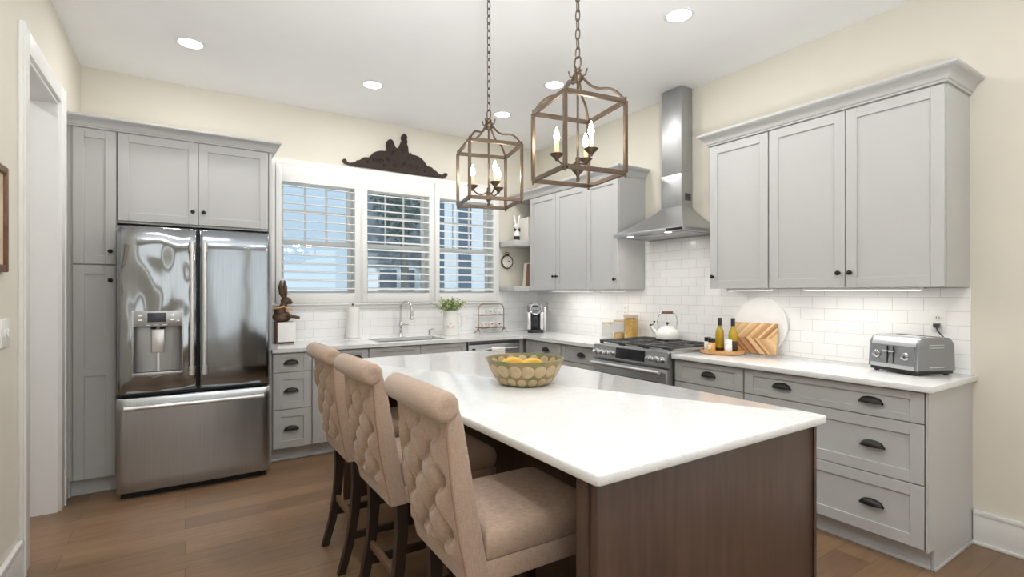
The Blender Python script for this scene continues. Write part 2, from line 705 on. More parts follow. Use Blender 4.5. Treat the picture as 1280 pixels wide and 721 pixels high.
# windows: jamb liner, double-hung sashes with muntins, panes
for i, (a, b) in enumerate(WOP):
    root = bpy.data.objects.new('window_%d' % (i + 1), None)
    COL.objects.link(root)
    root['kind'] = 'structure'
    yy = YB + 0.105
    m = MB()
    m.box(a, a + 0.02, YB - 0.005, YB + 0.16, WZ0, WZ1)
    m.box(b - 0.02, b, YB - 0.005, YB + 0.16, WZ0, WZ1)
    m.box(a + 0.02, b - 0.02, YB - 0.005, YB + 0.16, WZ1 - 0.02, WZ1)
    m.box(a + 0.02, b - 0.02, YB - 0.005, YB + 0.16, WZ0, WZ0 + 0.02)
    struct(m, 'window_frame', M_TRIM, root)
    zm = 1.835
    m = MB()
    fa, fb = a + 0.02, b - 0.02
    for (z0, z1, yo) in ((WZ0 + 0.02, zm + 0.02, -0.012), (zm - 0.02, WZ1 - 0.02, 0.015)):
        m.box(fa, fa + 0.035, yy + yo - 0.012, yy + yo + 0.012, z0, z1)
        m.box(fb - 0.035, fb, yy + yo - 0.012, yy + yo + 0.012, z0, z1)
        m.box(fa + 0.035, fb - 0.035, yy + yo - 0.012, yy + yo + 0.012, z0, z0 + 0.04)
        m.box(fa + 0.035, fb - 0.035, yy + yo - 0.012, yy + yo + 0.012, z1 - 0.04, z1)
    struct(m, 'sash', M_TRIM, root)
    m = MB()
    w = (fb - fa - 0.07) / 3
    for k in (1, 2):
        xx = fa + 0.035 + w * k
        m.box(xx - 0.009, xx + 0.009, yy + 0.007, yy + 0.023, zm + 0.02, WZ1 - 0.06)
    zz = (zm + WZ1) / 2
    m.box(fa + 0.035, fb - 0.035, yy + 0.009, yy + 0.021, zz - 0.009, zz + 0.009)
    struct(m, 'muntin', M_TRIM, root)
    struct(MB().box(fa + 0.03, fb - 0.03, yy - 0.014, yy - 0.010, WZ0 + 0.05, zm), 'window_pane', M_GLASS, root)
    struct(MB().box(fa + 0.03, fb - 0.03, yy + 0.013, yy + 0.017, zm, WZ1 - 0.05), 'window_pane', M_GLASS, root)

# window casing with header and stool
m = MB()
m.box(0.652, 0.683, YB - 0.026, YB - 0.001, 1.255, 2.585, 0.003)
m.box(3.02, 3.052, YB - 0.026, YB - 0.001, 1.255, 2.585, 0.003)
m.box(0.683, 3.02, YB - 0.026, YB - 0.001, 2.53, 2.585, 0.003)
m.box(0.683, 3.02, YB - 0.012, YB - 0.001, 2.44, 2.53)
m.box(1.447, 1.463, YB - 0.026, YB - 0.001, 1.255, 2.53, 0.003)
m.box(2.228, 2.244, YB - 0.026, YB - 0.001, 1.255, 2.53, 0.003)
m.box(0.640, 3.060, YB - 0.040, YB - 0.001, 1.243, 1.262, 0.003)
m.box(0.652, 3.050, YB - 0.022, YB - 0.001, 1.205, 1.243, 0.003)
struct(m, 'trim_1', M_TRIM)

# plantation shutters, one per window
SHP = [(0.684, 1.446), (1.464, 2.227), (2.245, 3.019)]
SLAB = ['white louvred shutter over the left window nearest the fridge', 'white louvred shutter over the middle window behind the faucet',
        'white louvred shutter over the right window beside the wall shelves']
for i, (a, b) in enumerate(SHP):
    r = thing('plantation_shutter', SLAB[i], 'shutter', (a, YB - 0.018, 1.264), 0, 'plantation shutters')
    w = b - a
    H = 2.528 - 1.264
    st = 0.052
    z0, z1 = 0.098, 1.112
    m = MB()
    m.box(0.002, st, -0.016, 0.012, 0.002, H, 0.002)
    m.box(w - st, w - 0.002, -0.016, 0.012, 0.002, H, 0.002)
    m.box(st, w - st, -0.016, 0.012, 0.002, z0, 0.002)
    m.box(st, w - st, -0.016, 0.012, z1, H, 0.002)
    m.build('frame', M_TRIM, r)
    n = 13
    pitch = (z1 - z0) / n
    tilt = R([9, 16, 16][i])
    for k in range(n):
        zc = z0 + pitch * (k + 0.5)
        mm = MB()
        prof = []
        for q in range(12):
            an = 2 * PI * q / 12
            prof.append((0.036 * math.cos(an), 0.0058 * math.sin(an)))
        ct, sn = math.cos(tilt), math.sin(tilt)
        rings = [[Vector((x, -0.002 + c * ct - s * sn, zc + c * sn + s * ct)) for c, s in prof] for x in (st + 0.002, w - st - 0.002)]
        mm.rings(rings)
        mm.build('louver', M_TRIM, r)

# tile backsplash
struct(MB().box(0.577, XR - 0.008, YB - 0.008, YB, CT, 1.205), 'tile_backsplash', M_TILE_B)
m = MB()
m.box(3.055, XR - 0.008, YB - 0.008, YB, 1.205, 1.378)
struct(m, 'tile_backsplash', M_TILE_B)
m = MB()
m.box(XR - 0.008, XR, 0.958, YB - 0.008, CT, 1.389)
m.box(XR - 0.008, XR, 2.352, 3.287, 1.389, 1.83)
struct(m, 'tile_backsplash', M_TILE_R)

# baseboards
m = MB()
m.box(XR - 0.016, XR, YF, 0.945, 0.0, 0.165, 0.002)
m.box(XR - 0.022, XR - 0.001, YF, 0.945, 0.158, 0.186, 0.006)
m.box(XR - 0.028, XR - 0.016, YF, 0.945, 0.0, 0.02, 0.005)
struct(m, 'baseboard_right', M_TRIM)
m = MB()
m.box(XL, XL + 0.016, YF, DY0 - 0.125, 0.0, 0.165, 0.002)
m.box(XL, XL + 0.022, YF, DY0 - 0.125, 0.158, 0.186, 0.006)
struct(m, 'baseboard_left', M_TRIM)

# door opening: jambs, casing, open leaf
root = bpy.data.objects.new('door_1', None)
COL.objects.link(root)
root['kind'] = 'structure'
m = MB()
m.box(XL - 0.14, XL + 0.004, DY1 - 0.02, DY1 + 0.0, 0, DZ)
m.box(XL - 0.14, XL + 0.004, DY0, DY0 + 0.02, 0, DZ)
m.box(XL - 0.14, XL + 0.004, DY0 + 0.02, DY1 - 0.02, DZ - 0.02, DZ)
struct(m, 'door_jamb', M_TRIM, root)
m = MB()
m.box(XL, XL + 0.02, DY1, DY1 + 0.105, 0, DZ + 0.11, 0.004)
m.box(XL, XL + 0.02, DY0 - 0.12, DY0, 0, DZ + 0.11, 0.004)
m.box(XL, XL + 0.02, DY0, DY1, DZ, DZ + 0.11, 0.004)
m.box(XL + 0.02, XL + 0.028, DY1 + 0.088, DY1 + 0.105, 0, DZ + 0.11)
m.box(XL + 0.02, XL + 0.028, DY0 - 0.12, DY0 - 0.103, 0, DZ + 0.11)
struct(m, 'door_casing', M_TRIM, root)
m = MB()
m.box(XL - 0.95, XL - 0.145, DY1 - 0.03, DY1 + 0.01, 0.012, DZ - 0.03, 0.003)
for z0, z1 in ((0.25, 1.0), (1.15, 2.35)):
    m.box(XL - 0.83, XL - 0.27, DY1 - 0.036, DY1 - 0.03, z0, z1, 0.003)
struct(m, 'door_leaf', M_TRIM, root)
# short wall return with base shoe between opening and pantry
m = MB()
m.box(XL, XL + 0.016, DY1 + 0.106, 4.445, 0.0, 0.165, 0.002)
struct(m, 'trim_2', M_TRIM)

# ------------------------------------------------------------------ cabinetry builders (front faces local -Y)


def shaker(m, x0, x1, z0, z1, y=0.0, fr=0.058, th=0.02, rec=0.009):
    """shaker front with its face on y and body behind it"""
    if z1 - z0 < 0.18:
        fz = 0.036
    else:
        fz = fr
    m.box(x0, x0 + fr, y, y + th, z0, z1, 0.0012, 1)
    m.box(x1 - fr, x1, y, y + th, z0, z1, 0.0012, 1)
    m.box(x0 + fr, x1 - fr, y, y + th, z0, z0 + fz, 0.0012, 1)
    m.box(x0 + fr, x1 - fr, y, y + th, z1 - fz, z1, 0.0012, 1)
    m.box(x0 + fr - 0.003, x1 - fr + 0.003, y + rec, y + th, z0 + fz - 0.003, z1 - fz + 0.003)
    return m


def knob(x, z, parent, y=0.0):
    mb = MB()
    mb.lathe([(0.0, 0.0), (0.008, 0.0), (0.006, 0.006), (0.005, 0.012), (0.011, 0.016), (0.0145, 0.021), (0.0135, 0.027), (0.006, 0.031), (0, 0.0315)], n=16)
    mb.rot(Matrix.Translation((x, y, z)) @ Matrix.Rotation(R(90), 4, 'X'))
    return mb.build('knob', M_BLACK, parent)


def cup_pull(x, z, parent, y=0.0, w=0.108):
    mb = MB()
    n, k = 20, 8

    def shell(sc, off):
        def fn(u, v):
            a = PI * u
            e = PI / 2 * v
            return Vector((x + sc * (w / 2) * -math.cos(a), y - sc * 0.027 * math.sin(a) * math.sin(e) - off * 0, z - 0.014 + sc * 0.034 * math.sin(a) ** 0.75 * math.cos(e)))
        return fn
    mb.grid(n, k, shell(1.0, 0))
    mb.grid(n, k, shell(0.9, 0))
    mb.box(x - w / 2 - 0.004, x - w / 2 + 0.008, y - 0.004, y, z - 0.018, z - 0.006, 0.0015, 1)
    mb.box(x + w / 2 - 0.008, x + w / 2 + 0.004, y - 0.004, y, z - 0.018, z - 0.006, 0.0015, 1)
    return mb.build('cup_pull', M_BLACK, parent)


G = 0.0025


def cab_root(name, label, wall, pos, cat='cabinet', group=None):
    """wall 'B': pos is left x, face on y=4.392 ; wall 'R': pos is left (far) y, face on x"""
    if wall == 'B':
        return thing(name, label, cat, (pos, 4.392, 0), 0, group)
    face = 3.0 if wall == 'R' else 3.262
    return thing(name, label, cat, (face, pos, 0), R(-90), group)


def drawer(root, x0, x1, z0, z1, pulls, name='drawer'):
    d = shaker(MB(), x0 + G, x1 - G, z0 + G, z1 - G).build(name, M_CAB, root)
    for px in pulls:
        cup_pull(px, (z0 + z1) / 2 + 0.004, d)
    return d


def door(root, x0, x1, z0, z1, kx=None, kz=None):
    d = shaker(MB(), x0 + G, x1 - G, z0 + G, z1 - G).build('door', M_CAB, root)
    if kx is not None:
        knob(kx, kz, d)
    return d


def base_body(root, w, depth, left_end=False, right_end=False, toe=0.075, toeh=0.108):
    mb = MB()
    mb.box(0, w, 0.0215, depth, toeh, CT - 0.0305)
    mb.build('body', M_CAB, root)
    mb = MB()
    mb.box(0.001, w - 0.001, toe, depth, 0.0, toeh - 0.001)
    mb.box(0.001, w - 0.001, toe - 0.012, toe, 0.0, 0.018, 0.004)
    mb.build('toe_kick', M_CAB, root)


DEPB = YB - 0.001 - 4.392
DEPR = XR - 0.001 - 3.0
ZD = [0.112, 0.424, 0.722, 0.876]

# pantry
r = thing('pantry_cabinet', 'tall narrow grey pantry cabinet between the doorway and the fridge', 'cabinet', (-0.64, 4.392, 0))
MB().box(0.0, 0.245, 0.0215, DEPB, 0.108, 2.50).build('body', M_CAB, r)
MB().box(-0.026, 0.0, 0.018, 0.05, 0.0, 2.50).build('filler_strip', M_CAB, r)
mb = MB().box(0.0, 0.245, 0.05, DEPB, 0.0, 0.107)
mb.box(0.0, 0.245, 0.038, 0.05, 0.0, 0.018, 0.004)
mb.build('toe_kick', M_CAB, r)
door(r, 0.012, 0.243, 1.553, 2.466, 0.212, 1.644)
d = door(r, 0.012, 0.243, 0.108, 1.548, 0.212, 1.447)
MB().box(0.07, 0.186, 0.0, 0.02, 0.80, 0.858, 0.0012, 1).build('mid_rail', M_CAB, d)
# cabinet over the fridge
r = thing('fridge_cabinet', 'wide grey two-door cabinet above the fridge', 'cabinet', (-0.393, 4.392, 0))
MB().box(0.0, 0.947, 0.0215, DEPB, 1.845, 2.50).build('body', M_CAB, r)
door(r, 0.003, 0.475, 1.858, 2.466, 0.440, 1.953)
door(r, 0.475, 0.945, 1.858, 2.466, 0.508, 1.953)
r = MB().box(0.5555, 0.576, 4.40, YB - 0.001, 0.0, 2.50, 0.001).build('end_panel', M_CAB)
tag(r, 'tall narrow grey panel closing the right side of the fridge', 'panel')


def crown(pts, label, zb, h=0.085, out=0.062):
    """cove crown swept along plan points, outward to the right-hand side of travel"""
    prof = [(0.0, 0.0), (0.008, 0.0), (0.010, 0.010), (0.016, 0.014), (0.020, 0.026), (0.030, 0.045), (0.045, 0.058), (0.054, 0.062), (0.058, 0.066), (0.062, 0.072), (0.062, 0.085), (0.0, 0.085)]
    P2 = [Vector((p[0], p[1])) for p in pts]
    rings = []
    for i, p in enumerate(P2):
        def nrm(a, b):
            t = (b - a).normalized()
            return Vector((t.y, -t.x))
        if i == 0:
            nn = nrm(P2[0], P2[1])
        elif i == len(P2) - 1:
            nn = nrm(P2[-2], P2[-1])
        else:
            n1, n2 = nrm(P2[i - 1], P2[i]), nrm(P2[i], P2[i + 1])
            nn = (n1 + n2) / (1 + n1.dot(n2))
        rings.append([Vector((p.x + nn.x * o * out / 0.062, p.y + nn.y * o * out / 0.062, zb + z * h / 0.085)) for o, z in prof])
    o = MB().rings(rings).build('crown_molding', M_CAB, None, 30)
    tag(o, label, 'molding')
    return o


crown([(-0.664, 4.392), (0.577, 4.392), (0.577, YB - 0.002)], 'grey crown molding along the top of the pantry and fridge cabinets', 2.468, 0.075)

# base cabinets under the windows
r = cab_root('base_cabinet', 'grey three-drawer base cabinet right beside the fridge', 'B', 0.578, group='grey base cabinets')
base_body(r, 0.299, DEPB)
for z0, z1 in zip(ZD, ZD[1:]):
    drawer(r, 0.004, 0.297, z0, z1, [0.142])
r = cab_root('base_cabinet', 'grey base cabinet behind the stools, left of the sink cabinet', 'B', 0.878, group='grey base cabinets')
base_body(r, 0.469, DEPB)
drawer(r, 0.002, 0.467, ZD[2], ZD[3], [0.36])
door(r, 0.002, 0.467, ZD[0], ZD[2], 0.43, 0.66)
r = cab_root('sink_base_cabinet', 'grey sink base cabinet with two false drawer fronts under the faucet', 'B', 1.348)
mb = MB()
mb.box(0, 0.97, 0.0215, 0.04, 0.108, CT - 0.0305)
mb.box(0, 0.018, 0.04, DEPB, 0.108, CT - 0.0305)
mb.box(0.952, 0.97, 0.04, DEPB, 0.108, CT - 0.0305)
mb.box(0.018, 0.952, 0.04, DEPB, 0.108, 0.126)
mb.build('body', M_CAB, r)
MB().box(0.001, 0.969, 0.075, DEPB, 0, 0.107).build('toe_kick', M_CAB, r)
for k in (0, 1):
    shaker(MB(), 0.003 + 0.482 * k + G, 0.485 + 0.482 * k - G, ZD[2] + G, ZD[3] - G).build('false_front', M_CAB, r)
    door(r, 0.003 + 0.482 * k, 0.485 + 0.482 * k, ZD[0], ZD[2], 0.44 + 0.09 * k, 0.66)

# dishwasher
r = thing('dishwasher', 'stainless steel dishwasher with bar handle under the counter', 'dishwasher', (2.325, 4.392, 0))
MB().box(0.0, 0.605, 0.03, DEPB, 0.10, CT - 0.0305).build('tub', M_DARK, r)
d = MB().box(0.003, 0.602, -0.012, 0.029, 0.115, 0.876, 0.004).build('door', M_STEEL, r)
MB().box(0.006, 0.599, -0.0135, -0.011, 0.845, 0.873, 0.001).build('control_strip', M_SLATE, d)
mb = MB().tube([(0.05, -0.055, 0.80), (0.555, -0.055, 0.80)], 0.011, 12)
mb.build('handle', M_STEELBAR, d)
for xx in (0.055, 0.55):
    MB().box(xx - 0.012, xx + 0.012, -0.062, -0.0125, 0.788, 0.812, 0.004).build('handle_post', M_BLACK, d)
MB().box(0.005, 0.60, 0.06, 0.10, 0.0, 0.10).build('kick_plate', M_DARK, r)
# towel
mb = MB()
X0 = 2.325


def towel_fn(u, v):
    # u across, v: front bottom -> over bar -> back bottom
    xx = X0 + 0.235 + 0.155 * u + 0.004 * math.sin(v * 7)
    L = 0.30
    s = v * 0.48
    ry, rz = 4.392 - 0.055, 0.80
    rr = 0.0135
    wob = 0.004 * math.sin(u * 9 + 1) * max(0.0, 1 - v * 1.6)
    if s < L:
        return Vector((xx, ry - rr - wob, rz - (L - s)))
    arc = PI * rr
    if s < L + arc:
        a = (s - L) / rr
        return Vector((xx, ry - rr * math.cos(a), rz + rr * math.sin(a)))
    return Vector((xx, ry + rr, rz - (s - L - arc)))


mb.grid(20, 60, towel_fn)
o = mb.build('dish_towel', M_TOWEL)
sd = o.modifiers.new('thick', 'SOLIDIFY')
sd.thickness = 0.004
sd.offset = 1
tag(o, 'white dish towel hanging over the dishwasher handle', 'towel')

# corner filler + base cabinets left of the range
r = cab_root('corner_cabinet', 'grey blind corner cabinet panel right of the dishwasher', 'B', 2.934)
mb = MB()
mb.box(0.0, 0.066, 0.0215, 0.05, 0.108, CT - 0.0305)
mb.box(0.0, 0.677, 0.055, DEPB, 0.108, CT - 0.0305)
mb.build('body', M_CAB, r)
MB().box(0.0, 0.66, 0.075, 0.62, 0, 0.107).build('toe_kick', M_CAB, r)
r = cab_root('base_cabinet', 'grey base cabinet nearest the corner on the range wall', 'R', 4.385, group='grey base cabinets')
base_body(r, 0.602, DEPR)
drawer(r, 0.018, 0.598, ZD[2], ZD[3], [0.36])
drawer(r, 0.018, 0.598, ZD[1], ZD[2], [0.36])
drawer(r, 0.018, 0.598, ZD[0], ZD[1], [0.36])
r = cab_root('base_cabinet', 'grey base cabinet touching the left side of the range', 'R', 3.782, group='grey base cabinets')
base_body(r, 0.524, DEPR)
for z0, z1 in zip(ZD, ZD[1:]):
    drawer(r, 0.002, 0.522, z0, z1, [0.29])
# right of the range
r = cab_root('base_cabinet', 'grey narrow base cabinet just right of the range, one pull per drawer', 'R', 2.455, group='grey base cabinets')
base_body(r, 0.545, DEPR)
for z0, z1 in zip(ZD, ZD[1:]):
    drawer(r, 0.002, 0.543, z0, z1, [0.285])
r = cab_root('base_cabinet', 'grey wide three-drawer base cabinet under the toaster, two pulls on top drawer', 'R', 1.908, group='grey base cabinets')
base_body(r, 0.944, DEPR)
drawer(r, 0.002, 0.942, ZD[2], ZD[3], [0.243, 0.713])
drawer(r, 0.002, 0.942, ZD[1], ZD[2], [0.720])
drawer(r, 0.002, 0.942, ZD[0], ZD[1], [0.716])
mb = MB()
# end panel with toe notch
mb.prism([(0.0, 0.108), (0.0, CT - 0.0305), (DEPR, CT - 0.0305), (DEPR, 0.0), (0.072, 0.0), (0.072, 0.108)], 0, 0.012)
mb.rot(Matrix.Rotation(R(90), 4, 'Z') @ Matrix.Scale(1, 4))
mb.rot(Matrix.Translation((0.957, 0, 0)))
mb.build('end_panel', M_CAB, r)
MB().box(0.957, 0.966, 0.066, DEPR, 0.0, 0.02, 0.004).build('shoe_molding', M_CAB, r)

# counters
SX0, SX1, SY0, SY1 = 1.47, 2.15, 4.475, 4.86
mb = MB()
T0 = CT - 0.03
yb = YB - 0.0085
mb.box(0.5765, SX0, YT, yb, T0, CT)
mb.box(SX1, XR - 0.0085, YT, yb, T0, CT)
mb.box(SX0, SX1, YT, SY0, T0, CT)
mb.box(SX0, SX1, SY1, yb, T0, CT)
mb.box(XT, XR - 0.0085, 3.256, YT, T0, CT)
bmesh.ops.remove_doubles(mb.bm, verts=mb.bm.verts, dist=0.0001)
o = mb.build('countertop', M_QUARTZ)
tag(o, 'white quartz L-shaped countertop with the sink, running under the windows', 'countertop', 'white quartz countertops')
o = MB().box(XT, XR - 0.0085, 0.928, 2.454, T0, CT, 0.003).build('countertop', M_QUARTZ)
tag(o, 'white quartz countertop right of the range, under the toaster', 'countertop', 'white quartz countertops')

# sink
mb = MB()
t = 0.004
sx0, sx1, sy0, sy1, sz = SX0 - 0.01, SX1 + 0.01, SY0 - 0.01, SY1 + 0.01, T0 - 0.001
mb.box(sx0, sx0 + t, sy0, sy1, sz - 0.2, sz)
mb.box(sx1 - t, sx1, sy0, sy1, sz - 0.2, sz)
mb.box(sx0 + t, sx1 - t, sy0, sy0 + t, sz - 0.2, sz)
mb.box(sx0 + t, sx1 - t, sy1 - t, sy1, sz - 0.2, sz)
mb.box(sx0 + t, sx1 - t, sy0 + t, sy1 - t, sz - 0.2, sz - 0.196)
o = mb.build('sink', M_STEEL)
tag(o, 'undermount stainless steel sink basin in the window counter', 'sink')
MB().lathe([(0.0, 0), (0.045, 0), (0.045, 0.003), (0.02, 0.004), (0, 0.004)], (1.81, 4.67, sz - 0.196)).build('drain', M_CHROME, o)

# ------------------------------------------------------------------ wall cabinets on the range wall
FX = 3.262
UD = XR - 0.001 - FX


def upper_body(r, w, zt=2.475):
    mb = MB().box(0, w, 0.0205, UD, 1.392, zt)
    return mb.build('body', M_CAB, r)


r = cab_root('wall_cabinet', 'grey two-door wall cabinet beside the open shelves', 'U', 4.68, group='grey wall cabinets')
upper_body(r, 0.958)
MB().box(-0.331, -0.001, 0.0, UD, 2.418, 2.475).build('shelf_top_panel', M_CAB, r)
door(r, 0.003, 0.479, 1.389, 2.412, 0.452, 1.532)
door(r, 0.479, 0.956, 1.389, 2.412, 0.508, 1.532)
r = cab_root('wall_cabinet', 'grey single-door wall cabinet left of the range hood', 'U', 3.721, group='grey wall cabinets')
upper_body(r, 0.429)
door(r, 0.002, 0.426, 1.389, 2.412, 0.395, 1.482)
r = cab_root('wall_cabinet', 'grey single-door wall cabinet right of the range hood', 'U', 2.350, group='grey wall cabinets')
upper_body(r, 0.451)
door(r, 0.003, 0.449, 1.389, 2.436, 0.035, 1.478)
r = cab_root('wall_cabinet', 'large grey two-door wall cabinet above the toaster', 'U', 1.8985, group='grey wall cabinets')
upper_body(r, 0.935)
door(r, 0.002, 0.467, 1.389, 2.436, 0.434, 1.478)
door(r, 0.467, 0.933, 1.389, 2.436, 0.497, 1.478)
crown([(XR - 0.002, 2.352), (FX, 2.352), (FX, 0.962), (XR - 0.002, 0.962)], 'grey crown molding topping the cabinets right of the hood', 2.440)
crown([(FX, YB - 0.002), (FX, 3.290), (XR - 0.002, 3.290)], 'grey crown molding topping the cabinets left of the hood', 2.416)
# open shelf unit between window and cabinets
o = MB().box(3.062, XR - 0.002, 4.682, YB - 0.010, 1.885, 1.95, 0.003).build('wall_shelf', M_CAB)
tag(o, 'upper grey floating shelf in the corner holding the bunny figurine', 'shelf', 'corner wall shelves')
o = MB().box(3.062, XR - 0.010, 4.682, YB - 0.010, 1.38, 1.432, 0.003).build('wall_shelf', M_CAB)
tag(o, 'lower grey floating shelf in the corner below the round clock', 'shelf', 'corner wall shelves')
# under-cabinet lights
for yy, ln, lab in ((4.1, 0.62, 'slim lit under-cabinet light below the two-door cabinet left of the hood'),
                    (3.50, 0.30, 'short lit under-cabinet light below the single cabinet left of the hood'),
                    (2.12, 0.32, 'short lit under-cabinet light below the single cabinet right of the hood'),
                    (1.42, 0.62, 'slim lit under-cabinet light below the cabinet above the toaster')):
    r = thing('under_cabinet_light', lab, 'light', (3.40, yy, 1.391), 0, 'under-cabinet lights')
    MB().box(-0.03, 0.03, -ln / 2, ln / 2, -0.014, 0.0, 0.002).build('housing', M_PLATE, r)
    MB().box(-0.024, 0.024, -ln / 2 + 0.01, ln / 2 - 0.01, -0.0165, -0.0142).build('lens', M_STRIP, r)
    area_light('strip_glow', (0, 0, -0.02), (0, 0, 0), 0.05, ln, 1.9 * ln, (1, 0.96, 0.90), parent=r)

# ------------------------------------------------------------------ fridge
r = thing('refrigerator', 'stainless steel french door fridge with water dispenser between the tall cabinets', 'refrigerator', (0.076, 4.142, 0))
W = 0.452
MB().box(-W + 0.005, W - 0.005, 0.085, 0.82, 0.03, 1.785).build('body', M_RUBBER, r)
MB().box(-W + 0.02, W - 0.02, 0.05, 0.12, 0.0, 0.05).build('kick_grille', M_DARK, r)
MB().box(-W + 0.03, W - 0.03, 0.075, 0.4, 1.785, 1.812, 0.004).build('hinge_cover', M_DARK, r)
# left door, built round the dispenser recess
DX0, DX1, RZ0, RZ1 = -0.361, -0.096, 0.832, 1.135


def fridge_skin(mb, x0, x1, z0, z1, th=0.075, crown_d=0.008, hole=None, xa=-W, xb=-0.006):
    """door slab whose face bows gently"""
    def yf(x):
        u = (x - xa) / (xb - xa)
        e = min(u, 1 - u)
        k = 0.012 * max(0, 1 - e / 0.03) ** 2
        return -crown_d * math.sin(PI * u) + k
    xs = sorted(set([xa + (xb - xa) * q for q in (0, .008, .016, .03, .06, .1, .18, .28, .4, .5, .6, .72, .82, .9, .94, .97, .984, .992, 1)] + ([hole[0], hole[1]] if hole else [])))
    zs = sorted(set([z0, z0 + 0.006, z1 - 0.006, z1] + ([hole[2], hole[3]] if hole else []) + [z0 + (z1 - z0) * q / 8 for q in range(1, 8)]))
    vid = {}

    def V(i, j, back):
        key = (i, j, back)
        if key not in vid:
            if back:
                vid[key] = mb.bm.verts.new((xs[i], th, zs[j]))
            else:
                e = 0.006 if j in (0, len(zs) - 1) else 0
                vid[key] = mb.bm.verts.new((xs[i], yf(xs[i]) + e, zs[j]))
        return vid[key]

    def solid(i, j):
        if i < 0 or j < 0 or i >= len(xs) - 1 or j >= len(zs) - 1:
            return False
        if hole and hole[0] - 1e-6 <= xs[i] and xs[i + 1] <= hole[1] + 1e-6 and hole[2] - 1e-6 <= zs[j] and zs[j + 1] <= hole[3] + 1e-6:
            return False
        return True
    for i in range(len(xs) - 1):
        for j in range(len(zs) - 1):
            if not solid(i, j):
                continue
            mb.bm.faces.new((V(i, j, 0), V(i + 1, j, 0), V(i + 1, j + 1, 0), V(i, j + 1, 0)))
            mb.bm.faces.new((V(i, j, 1), V(i, j + 1, 1), V(i + 1, j + 1, 1), V(i + 1, j, 1)))
            for (di, dj, a, b) in ((-1, 0, (i, j), (i, j + 1)), (1, 0, (i + 1, j + 1), (i + 1, j)), (0, -1, (i + 1, j), (i, j)), (0, 1, (i, j + 1), (i + 1, j + 1))):
                if not solid(i + di, j + dj):
                    mb.bm.faces.new((V(*a, 0), V(*b, 0), V(*b, 1), V(*a, 1)))
    return mb


dl = fridge_skin(MB(), -W, -0.006, 0.695, 1.80, hole=(DX0, DX1, RZ0, RZ1)).build('left_door', M_FRIDGE, r, 50)
dr = fridge_skin(MB(), 0.006, W, 0.695, 1.80, xa=0.006, xb=W).build('right_door', M_FRIDGE_R, r, 50)
fz = fridge_skin(MB(), -W, W, 0.045, 0.668, xa=-W, xb=W, crown_d=0.010).build('freezer_drawer', M_FRIDGE_B, r, 50)


def fridge_handle(pts, parent):
    a, b = Vector(pts[0]), Vector(pts[1])
    t = (b - a).normalized()
    mb = MB()
    mb.tube([a, b], 0.0140, 16)
    for e, s in ((a, 1), (b, -1)):
        mb.tube([e - t * s * 0.006, e + t * s * 0.055], 0.0180, 16)
        p = e + t * s * 0.03
        mb.tube([p, p + Vector((0, 0.065, 0))], 0.0105, 12)
    mb.build('handle', M_STEELBAR, parent)


fridge_handle([(-0.037, -0.06, 0.806), (-0.037, -0.06, 1.70)], dl)
fridge_handle([(0.037, -0.06, 0.806), (0.037, -0.06, 1.70)], dr)
fridge_handle([(-0.40, -0.068, 0.612), (0.40, -0.068, 0.612)], fz)
# dispenser
mb = MB()
mb.box(DX0 - 0.010, DX0, -0.012, 0.02, RZ0 - 0.012, RZ1 + 0.105, 0.002)
mb.box(DX1, DX1 + 0.010, -0.012, 0.02, RZ0 - 0.012, RZ1 + 0.105, 0.002)
mb.box(DX0, DX1, -0.014, 0.02, RZ1, RZ1 + 0.105, 0.003)
mb.box(DX0 - 0.008, DX1 + 0.008, -0.028, 0.03, RZ0 - 0.022, RZ0, 0.004)
mb.build('dispenser_frame', M_STEEL, dl)
# curved recess liner
mb = MB()


def rec(u, v):
    a = PI * u
    return Vector(((DX0 + DX1) / 2 - (DX1 - DX0) / 2 * math.cos(a), 0.0 + 0.072 * math.sin(a) ** 0.6, RZ0 + (RZ1 - RZ0) * v))


mb.grid(28, 2, rec)
mb.build('dispenser_recess', M_STEEL, dl)
MB().box(-0.286, -0.184, -0.017, -0.0135, RZ1 + 0.030, RZ1 + 0.092, 0.002).build('display', M_SLATE, dl)
mb = MB()
for xx in (-0.325, -0.15):
    for zz in (0.045, 0.075):
        mb.box(xx - 0.010, xx + 0.014, -0.0165, -0.0135, RZ1 + zz - 0.005, RZ1 + zz + 0.005, 0.001, 1)
for xx in (-0.28, -0.235, -0.19):
    mb.box(xx - 0.014, xx + 0.014, -0.0165, -0.0135, RZ1 + 0.008, RZ1 + 0.014, 0.001, 1)
mb.build('button', M_CHROME, dl)
MB().lathe([(0, 0), (0.012, 0), (0.010, 0.010), (0, 0.012)]).rot(Matrix.Translation((-0.118, -0.0135, RZ1 + 0.035)) @ Matrix.Rotation(R(90), 4, 'X')).build('round_button', M_CHROME, dl)
mb = MB()
mb.box(-0.265, -0.195, 0.035, 0.045, 0.955, RZ1 - 0.02, 0.004)
mb.box(-0.235, -0.222, 0.038, 0.05, RZ0, 0.955)
mb.build('paddle', M_STEELBAR, dl)
mb = MB()
mb.box(-0.27, -0.240, 0.015, 0.05, RZ1 - 0.018, RZ1, 0.003)
mb.box(-0.220, -0.190, 0.015, 0.05, RZ1 - 0.018, RZ1, 0.003)
mb.build('nozzle', M_DARK, dl)

# ------------------------------------------------------------------ range
RY0, RY1 = 2.462, 3.248       # near, far
rw = RY1 - RY0
r = thing('gas_range', 'stainless steel slide-in gas range with black grates under the hood', 'stove', (2.95, RY1, 0), R(-90))
RD = XR - 0.010 - 2.95
MB().box(0.003, rw - 0.003, 0.02, RD, 0.06, 0.90).build('body', M_STEEL, r)
MB().box(0.02, rw - 0.02, 0.06, RD - 0.1, 0.0, 0.06).build('toe_kick', M_DARK, r)
MB().box(0.0, rw, 0.0, RD, 0.902, 0.93, 0.004).build('cooktop', M_STEELH, r)
